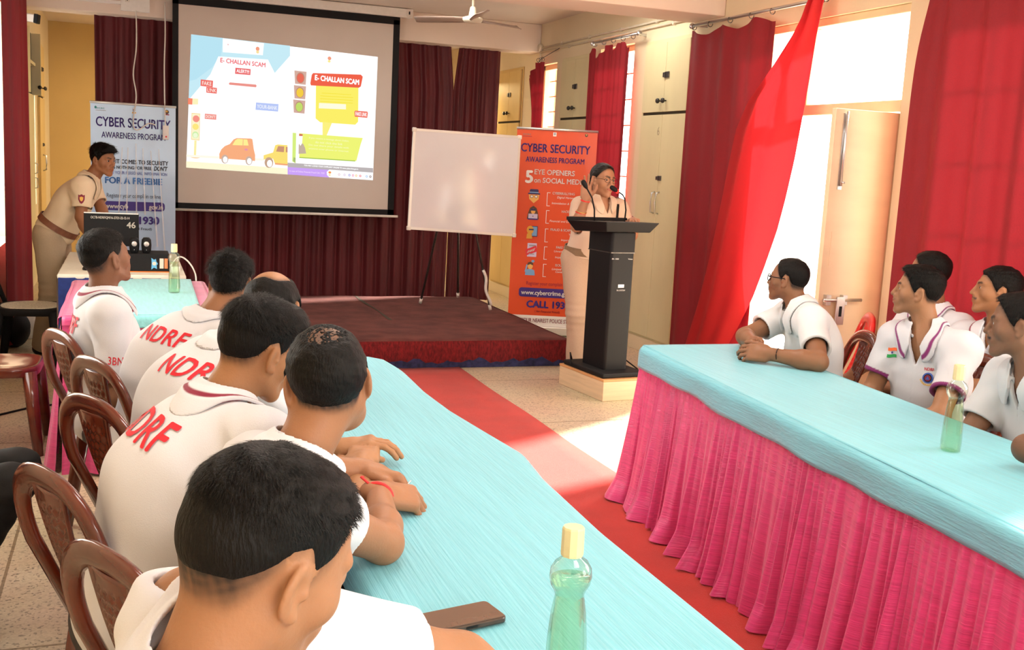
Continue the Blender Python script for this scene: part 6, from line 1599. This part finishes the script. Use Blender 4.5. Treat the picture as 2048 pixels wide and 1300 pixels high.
# right row ------------------------------------------------------------
I = person('person', 'man with spectacles and goatee, hands clasped on the right table, back to the doorway', dict(group=RIGHTG,
    hip=(3.07, 4.09, .53), chest=(3.025, 4.09, .79), neck=(2.945, 4.11, .955), head=(2.905, 4.17, 1.075), head_scale=0.83, haz=-34, hpitch=2, hroll=3, baz=-70, skin=(.235, .105, .052), sh=.165, girth=.93,
    hair=(.009, .004), strands=3500, strand_len=.009, lift=.4, res=.0042, stubble=.25, goatee=.9, moustache=.9, hair_col=(.025, .016, .012),
    line=[(0, .088), (28, .088), (46, .070), (58, .048), (70, .016), (84, -.010), (96, .032), (112, .020), (128, -.030), (145, -.060), (180, -.068)],
    arms=[dict(side=-1, wrist=(2.585, 3.80, .800), elbow=(2.735, 3.655, .790), dir=(-.62, .55, 0), back=(-.55, -.55, .55), curl=[.5, .5, .55, .6], thumb=.5),
          dict(side=1, wrist=(2.625, 3.995, .815), elbow=(2.745, 4.245, .800), dir=(-.62, -.62, -.05), back=(-.55, .45, .6), curl=[.5, .5, .55, .6], thumb=.5)]))
shirt(I, col=WARM, seed=21, sleeve=.66)
fwI = I['fw']; patch(I, [(-.004, -.004), (.004, -.004), (.010, .012), (.002, .030), (-.006, .018)], V(2.93, 3.945, .845), -rt_of(-70), I['up'], -fwI, M['emblem_gold'], 'emblem')
patch(I, [(-.012, -.008), (.012, -.008), (.012, .002), (-.012, .002)], V(2.93, 3.945, .832), -rt_of(-70), I['up'], -fwI, M['emblem_blue'], 'emblem')
patch(I, [(-.008, -.002), (.008, .0), (.004, .008), (-.004, .008)], V(2.93, 3.945, .845), -rt_of(-70), I['up'], -fwI, M['flag_green'], 'emblem', lift=.0035)
band(I, V(2.622, 3.975, .815), (.55, .8, .1), .031, .0035, 'red_thread', 'wrist_thread', .85)
band(I, V(2.61, 3.77, .803), (-.62, .70, .0), .031, .002, 'matt_black', 'wrist_cord', .85)
def spectacles(I, mname, r=.021, th=.0018):
    H = lambda x, y, z: I['head']+I['Rh']@V(x, y, z)*I['hs']-I['base']
    b = MB()
    for s in (1, -1):
        b.tube([H(s*.033+r*1.15*math.cos(t), .104-.006*abs(math.cos(t)), .008+r*.85*math.sin(t)) for t in np.linspace(0, 2*PI, 25)], th, 6, cap=False)
        b.tube([H(s*(.033+r*1.12), .100, .012), H(s*.078, .045, .014), H(s*.081, -.010, .014), H(s*.080, -.030, -.004)], th, 6)
    b.tube([H(-.012, .108, .012), H(0, .113, .014), H(.012, .108, .012)], th, 6)
    g = b.build('spectacles', M[mname], I['root'], smooth=True)
spectacles(I, 'matt_black', .021, .0024); legs(I, -70)
# young man with flag and emblem
I = person('person', 'young man in white polo with flag and round emblem, looking left in profile', dict(group=RIGHTG,
    hip=(3.165, 3.44, .52), chest=(3.13, 3.43, .79), neck=(3.085, 3.42, .955), head=(3.055, 3.475, 1.115), head_scale=0.84, haz=-47, hpitch=4, hroll=-3, baz=-104, skin=(.345, .165, .085), sh=.155, girth=.95,
    hair=(.014, .005), strands=4500, strand_len=.013, lift=.4, quiff=.012, res=.004, moustache=.35, stubble=.12, nose=1.08,
    arms=[dict(side=-1, wrist=(2.78, 3.30, .60), elbow=(2.945, 3.16, .665), curl=.4), dict(side=1, wrist=(2.80, 3.56, .60), elbow=(2.975, 3.60, .665), curl=.4)]))
shirt(I, col=(.58, .58, .63), trim=PURPLE, ctrim=PURPLE, seed=25, open_=.085, sleeve=.66, cres=.003, res=.0045)
f_, r_, u_ = I['fw'], -rt_of(-104), I['up']
flag(I, V(2.98, 3.505, .855), rt_of(-104)*-1, u_, -f_, 1.0)
ep = V(2.99, 3.325, .775)
patch(I, ring2d(.0215, 20), ep, r_, u_, -f_, M['emblem_blue'], 'emblem', rows=4); patch(I, ring2d(.016, 20), ep, r_, u_, -f_, M['shirt'], 'emblem', lift=.0036, rows=4); patch(I, ring2d(.0125, 16), ep, r_, u_, -f_, M['emblem_maroon'], 'emblem', lift=.0042, rows=3); patch(I, [(-.008, -.006), (.008, -.006), (0, .008)], ep, r_, u_, -f_, M['emblem_blue'], 'emblem', lift=.0048, rows=3)
for k in range(11):
    t = math.radians(200+14*k); patch(I, ring2d(.0035, 6), ep+r_*.029*math.cos(t)+u_*.029*math.sin(t), r_, u_, -f_, M['emblem_gold'], 'emblem', rows=1)
back_text(I, 'NDRF', .017, ep+u_*.034, r_, u_, -f_, M['red_print'], xs=.85)
legs(I, -100)
# man behind him
I = person('person', 'man mostly hidden behind the young man, white shirt by the red chair', dict(group=RIGHTG,
    hip=(3.68, 3.99, .52), chest=(3.645, 3.98, .79), neck=(3.61, 3.97, .945), head=(3.575, 4.01, 1.13), head_scale=0.86, haz=-45, baz=-90, sh=.150, girth=.92, skin=BROWN,
    hair=(.012, .005), strands=2000, res=.006,
    arms=[dict(side=-1, wrist=(3.30, 3.95, .60), pole=(0, -.6, -.7), curl=.4), dict(side=1, wrist=(3.28, 4.12, .62), elbow=(3.45, 4.20, .70), curl=.4)]))
shirt(I, col=WHITE, trim=PURPLE, ctrim=PURPLE, seed=28); legs(I, -100)
# man with arms folded at the curtain
I = person('person', 'man with thin moustache before the red curtain, flag on his white polo', dict(group=RIGHTG,
    hip=(3.69, 3.58, .50), chest=(3.65, 3.58, .77), neck=(3.605, 3.57, .925), head=(3.585, 3.59, 1.105), head_scale=0.87, haz=-54, hpitch=5, baz=-98, skin=(.33, .15, .07), sh=.178,
    hair=(.011, .005), strands=3000, strand_len=.012, res=.0042, moustache=.8, nose=1.15,
    line=[(0, .068), (28, .068), (46, .054), (58, .040), (70, .012), (84, -.012), (96, .030), (112, .018), (128, -.032), (145, -.062), (180, -.070)],
    arms=[dict(side=-1, wrist=(3.36, 3.62, .72), elbow=(3.42, 3.34, .70), curl=.4), dict(side=1, wrist=(3.38, 3.50, .70), elbow=(3.43, 3.80, .69), curl=.4)]))
shirt(I, col=WHITE, ctrim=MAROON, seed=31, open_=.03); flag(I, V(3.45, 3.66, .83), -rt_of(-98), I['up'], -I['fw'], 1.0); legs(I, -98)
# man with moustache at the right edge
I = person('person', 'dark man with full moustache at the right edge, open white collar', dict(group=RIGHTG,
    hip=(3.0, 2.64, .52), chest=(2.95, 2.65, .79), neck=(2.87, 2.66, .945), head=(2.825, 2.715, 1.095), head_scale=0.89, haz=-40, hpitch=-3, hroll=2, baz=-78, skin=(.215, .105, .060), sh=.178,
    hair=(.012, .006), strands=4500, strand_len=.012, lift=.4, quiff=.008, res=.004, moustache=1, nose=1.1, stubble=.15,
    arms=[dict(side=1, wrist=(2.68, 2.90, .62), elbow=(2.76, 2.825, .67), curl=.4), dict(side=-1, wrist=(2.64, 2.50, .62), pole=(.2, -.6, -.7), curl=.4)]))
shirt(I, col=(.54, .56, .60), seed=35, open_=.075, res=.0045, cres=.003, sleeve=.68); legs(I, -78)
# neighbour whose elbow shows
I = person('person', 'person at the far right edge of whom only an elbow on the table shows', dict(group=RIGHTG,
    hip=(2.80, 1.78, .52), chest=(2.75, 1.80, .79), neck=(2.68, 1.82, .955), head=(2.62, 1.83, 1.105), haz=-60, baz=-70, skin=(.16, .075, .042), hair=(.010, .005), res=.006,
    arms=[dict(side=1, wrist=(2.46, 1.98, .80), elbow=(2.435, 2.255, .815), curl=.4, shoff=(-.10, .05, 0)), dict(side=-1, wrist=(2.35, 1.60, .80), pole=(.1, -.6, -.5), curl=.4)]))
shirt(I, col=WHITE, seed=38); legs(I, -70)
# person in black by the left wall: only the knees are in view
I = person('person', 'person in black trousers on the far left, only the knees in view', dict(
    hip=(-.75, 3.42, .50), chest=(-.77, 3.42, .77), neck=(-.77, 3.42, .94), head=(-.74, 3.42, 1.10), haz=60, baz=90, skin=BROWN, hair=(.010, .005), res=.007,
    arms=[dict(side=1, wrist=(-.52, 3.30, .62), pole=(-.2, -.6, -.5), curl=.4), dict(side=-1, wrist=(-.52, 3.52, .62), pole=(-.2, .6, -.5), curl=.4)]))
shirt(I, col=(.03, .03, .035), seed=41, collar=False); legs(I, 90, fwd=.42, spread=.09, kz=.53, mname='matt_black', foot=-.24)
dup(ch, (-.72, 3.42, 0), az_rot(90), 'brown chair under the person in black at the left wall', 'brown chairs away from the left row')

# standing policeman leaning over the computer table ------------------
def stars(I, sd, mname='matt_black'):
    c = I['SH'][sd]*.55+I['neck']*.45; u = I['up']
    p = nrm(I['SH'][sd]-I['neck'])
    patch(I, [(-.055, -.020), (.055, -.020), (.066, 0), (.055, .020), (-.055, .020)], c+u*.05, p, I['fw'], -u, M['khaki'], 'shoulder_flap', lift=.006)
    for k in (-.03, .005, .04): patch(I, [(.010*math.cos(t)*(1 if i % 2 else .45), .010*math.sin(t)*(1 if i % 2 else .45)) for i, t in enumerate(np.linspace(0, 2*PI, 11)[:-1])], c+u*.05+p*k, p, I['fw'], -u, M[mname], 'shoulder_star', lift=.0095, rows=2)
I = person('person', 'young policeman in khaki leaning over the computer table at the left', dict(
    hip=(-.505, 8.34, .895), chest=(-.375, 8.335, 1.125), neck=(-.255, 8.33, 1.275), head=(-.170, 8.30, 1.425), head_scale=0.88, haz=132, hpitch=-8, hroll=2, baz=98, skin=(.27, .115, .055), sh=.180,
    hair=(.020, .006), messy=.004, strands=4000, strand_len=.016, lift=.8, quiff=.014, res=.005, soft=.02,
    line=[(0, .070), (28, .066), (46, .052), (58, .038), (70, .010), (84, -.012), (96, .030), (112, .018), (128, -.032), (145, -.062), (180, -.070)],
    arms=[dict(side=1, wrist=(-.235, 8.02, .835), elbow=(-.315, 8.10, 1.02), dir=(.55, -.2, -.5), curl=.25), dict(side=-1, wrist=(-.12, 8.32, .835), elbow=(-.185, 8.42, 1.06), dir=(.6, -.2, -.5), curl=.25)]))
shirt(I, 'khaki', KHAKI, sleeve=.70, seed=44, res=.006, hem=.02, open_=.03, cres=.0045)
stars(I, 1); stars(I, -1)
trousers(I, {1: V(-.525, 8.24, .46), -1: V(-.48, 8.47, .46)}, {1: V(-.585, 8.24, .085), -1: V(-.50, 8.50, .085)}, 'tan_trouser', .009, r=(.112, .082, .076), toe=V(1, -.2, 0))
mat('belt_brown', (.22, .14, .075), .6, var=.1, vscale=(30, 30, 30)); mat('belt_leather', (.20, .075, .04), .5, var=.1, vscale=(30, 30, 30))
def belt(I, c, mname, a, b_, h=.022, z=0, buckle=True):
    u, f, r = I['up'], I['fw'], I['rt']; P = []
    for k in range(49):
        t = 2*PI*k/48; p = np.array(c)+r*a*math.cos(t)+f*b_*math.sin(t)-I['base']; n = nrm(r*math.cos(t)/a+f*math.sin(t)/b_)
        P.append([p-u*h, p-u*h+n*.005, p+u*h+n*.005, p+u*h])
    MB().grid(P).build('belt', M[mname], I['root'], smooth=False)
    if buckle: MB().box(np.array(c)+f*(b_+.006)-I['base'], (.024, .004, .021), I['Rt']).build('buckle', M['brass'], I['root'], bevel=.003)
belt(I, I['hip']+I['up']*.055, 'belt_leather', .188, .146)
shp = nrm(I['arms'][0]['E']-I['arms'][0]['S']) if 'arms' in I else None
a_ = I['P']['arms'][0]; um = nrm(a_['E']-a_['S']); pc = a_['S']*.62+a_['E']*.38
shield = [(-.022, .030), (-.012, .026), (0, .034), (.012, .026), (.022, .030), (.021, -.006), (.012, -.026), (0, -.036), (-.012, -.026), (-.021, -.006)]
patch(I, shield, pc+V(0, -.05, 0), nrm(np.cross(V(0, -1, 0), um))*-1, -um, V(0, 1, 0), M['emblem_maroon'], 'sleeve_badge', lift=.004); patch(I, [(x*.55, y*.5) for x, y in shield], pc+V(0, -.05, 0), nrm(np.cross(V(0, -1, 0), um))*-1, -um, V(0, 1, 0), M['emblem_gold'], 'sleeve_badge', lift=.0055)
patch(I, [(-.045, -.009), (.045, -.009), (.045, .009), (-.045, .009)], I['chest']+I['rt']*.08+I['up']*.03+I['fw']*.1, -I['rt'], I['up'], -I['fw'], M['matt_black'], 'name_plate', lift=.005)

# policewoman at the lectern ------------------------------------------
I = person('person', 'policewoman with spectacles speaking at the black lectern, one hand raised', dict(
    hip=(3.215, 7.16, .905), chest=(3.26, 7.13, 1.14), neck=(3.275, 7.115, 1.312), head=(3.272, 7.10, 1.462), head_scale=0.98, haz=166, hpitch=-2, hroll=-4, baz=176, skin=(.40, .20, .115), sh=.158, girth=1.02, belly=.02,
    hair=(.010, .009), hair_mat='hair_long', messy=.0008, res=.0045, lips=(.36, .05, .05), bun=((0, -.115, -.035), (.045, .038, .045)), under=.9, wide=1.0, brow=1,
    line=[(0, .090), (20, .084), (40, .070), (55, .052), (68, .030), (80, .012), (96, .000), (112, -.020), (130, -.050), (150, -.072), (180, -.080)],
    arms=[dict(side=1, wrist=(3.095, 6.985, 1.330), elbow=(3.065, 7.06, 1.125), dir=(-.03, -.02, 1), back=(.45, .88, .1), curl=[.10, .14, .2, .28], spread=.13, thumb=.75), dict(side=-1, wrist=(3.42, 6.86, 1.19), elbow=(3.50, 7.02, 1.075), dir=(-.3, -.8, .1), curl=.5)]))
shirt(I, 'khaki', BEIGE, sleeve=.66, seed=47, res=.006, hem=.0, open_=.045, cres=.0035)
stars(I, 1); stars(I, -1)
spectacles(I, 'matt_black', .0225, .0014)
trousers(I, {1: V(3.155, 7.14, .48), -1: V(3.33, 7.14, .48)}, {1: V(3.185, 7.20, .085), -1: V(3.355, 7.20, .085)}, 'beige_trouser', .009, r=(.118, .088, .070), toe=V(0, -1, 0))
belt(I, I['hip']+I['up']*.045, 'belt_brown', .190, .150, .028)
wv = V(0, 0, 1); band(I, V(3.093, 6.99, 1.315), (.1, -.2, 1), .030, .006, 'red_thread', 'wrist_thread', .9); band(I, V(3.080, 7.02, 1.235), (.1, -.25, 1), .037, .004, 'brass', 'bangle', .95); band(I, V(3.078, 7.025, 1.228), (.1, -.25, 1), .0375, .003, 'red_thread', 'bangle', .95)
patch(I, [(-.035, -.007), (.035, -.007), (.035, .007), (-.035, .007)], I['chest']+I['rt']*.075+I['up']*.02+I['fw']*.1, -I['rt'], I['up'], -I['fw'], M['matt_black'], 'name_plate', lift=.005)
cs = I['SH'][-1]
patch(I, [(-.011, -.10), (.011, -.10), (.011, .10), (-.011, .10)], I['chest']-I['rt']*.095+I['up']*.07+I['fw']*.12, -I['rt'], I['up'], -I['fw'], M['matt_black'], 'shoulder_strap', lift=.005)
patch(I, [(-.004, -.022), (.004, -.022), (.004, .022), (-.004, .022)], I['chest']-I['rt']*.035+I['up']*.0+I['fw']*.12, -I['rt'], I['up'], -I['fw'], M['matt_black'], 'pen', lift=.006)
a_ = I['P']['arms'][1]; pc = a_['S']*.6+a_['E']*.4
patch(I, [(x*.9, y*.9) for x, y in shield], pc+V(.06, -.06, 0), nrm(V(.7, -.7, 0))*0+nrm(V(.75, .65, 0)), V(0, 0, 1), V(-.65, .75, 0), M['emblem_maroon'], 'sleeve_badge', lift=.005)
MB().lathe([(0, -.006), (.006, 0), (0, .006)], I['head']+I['Rh']@V(.078, -.004, -.034)*.95-I['base'], 8).build('earring', M['brass'], I['root'], smooth=True)
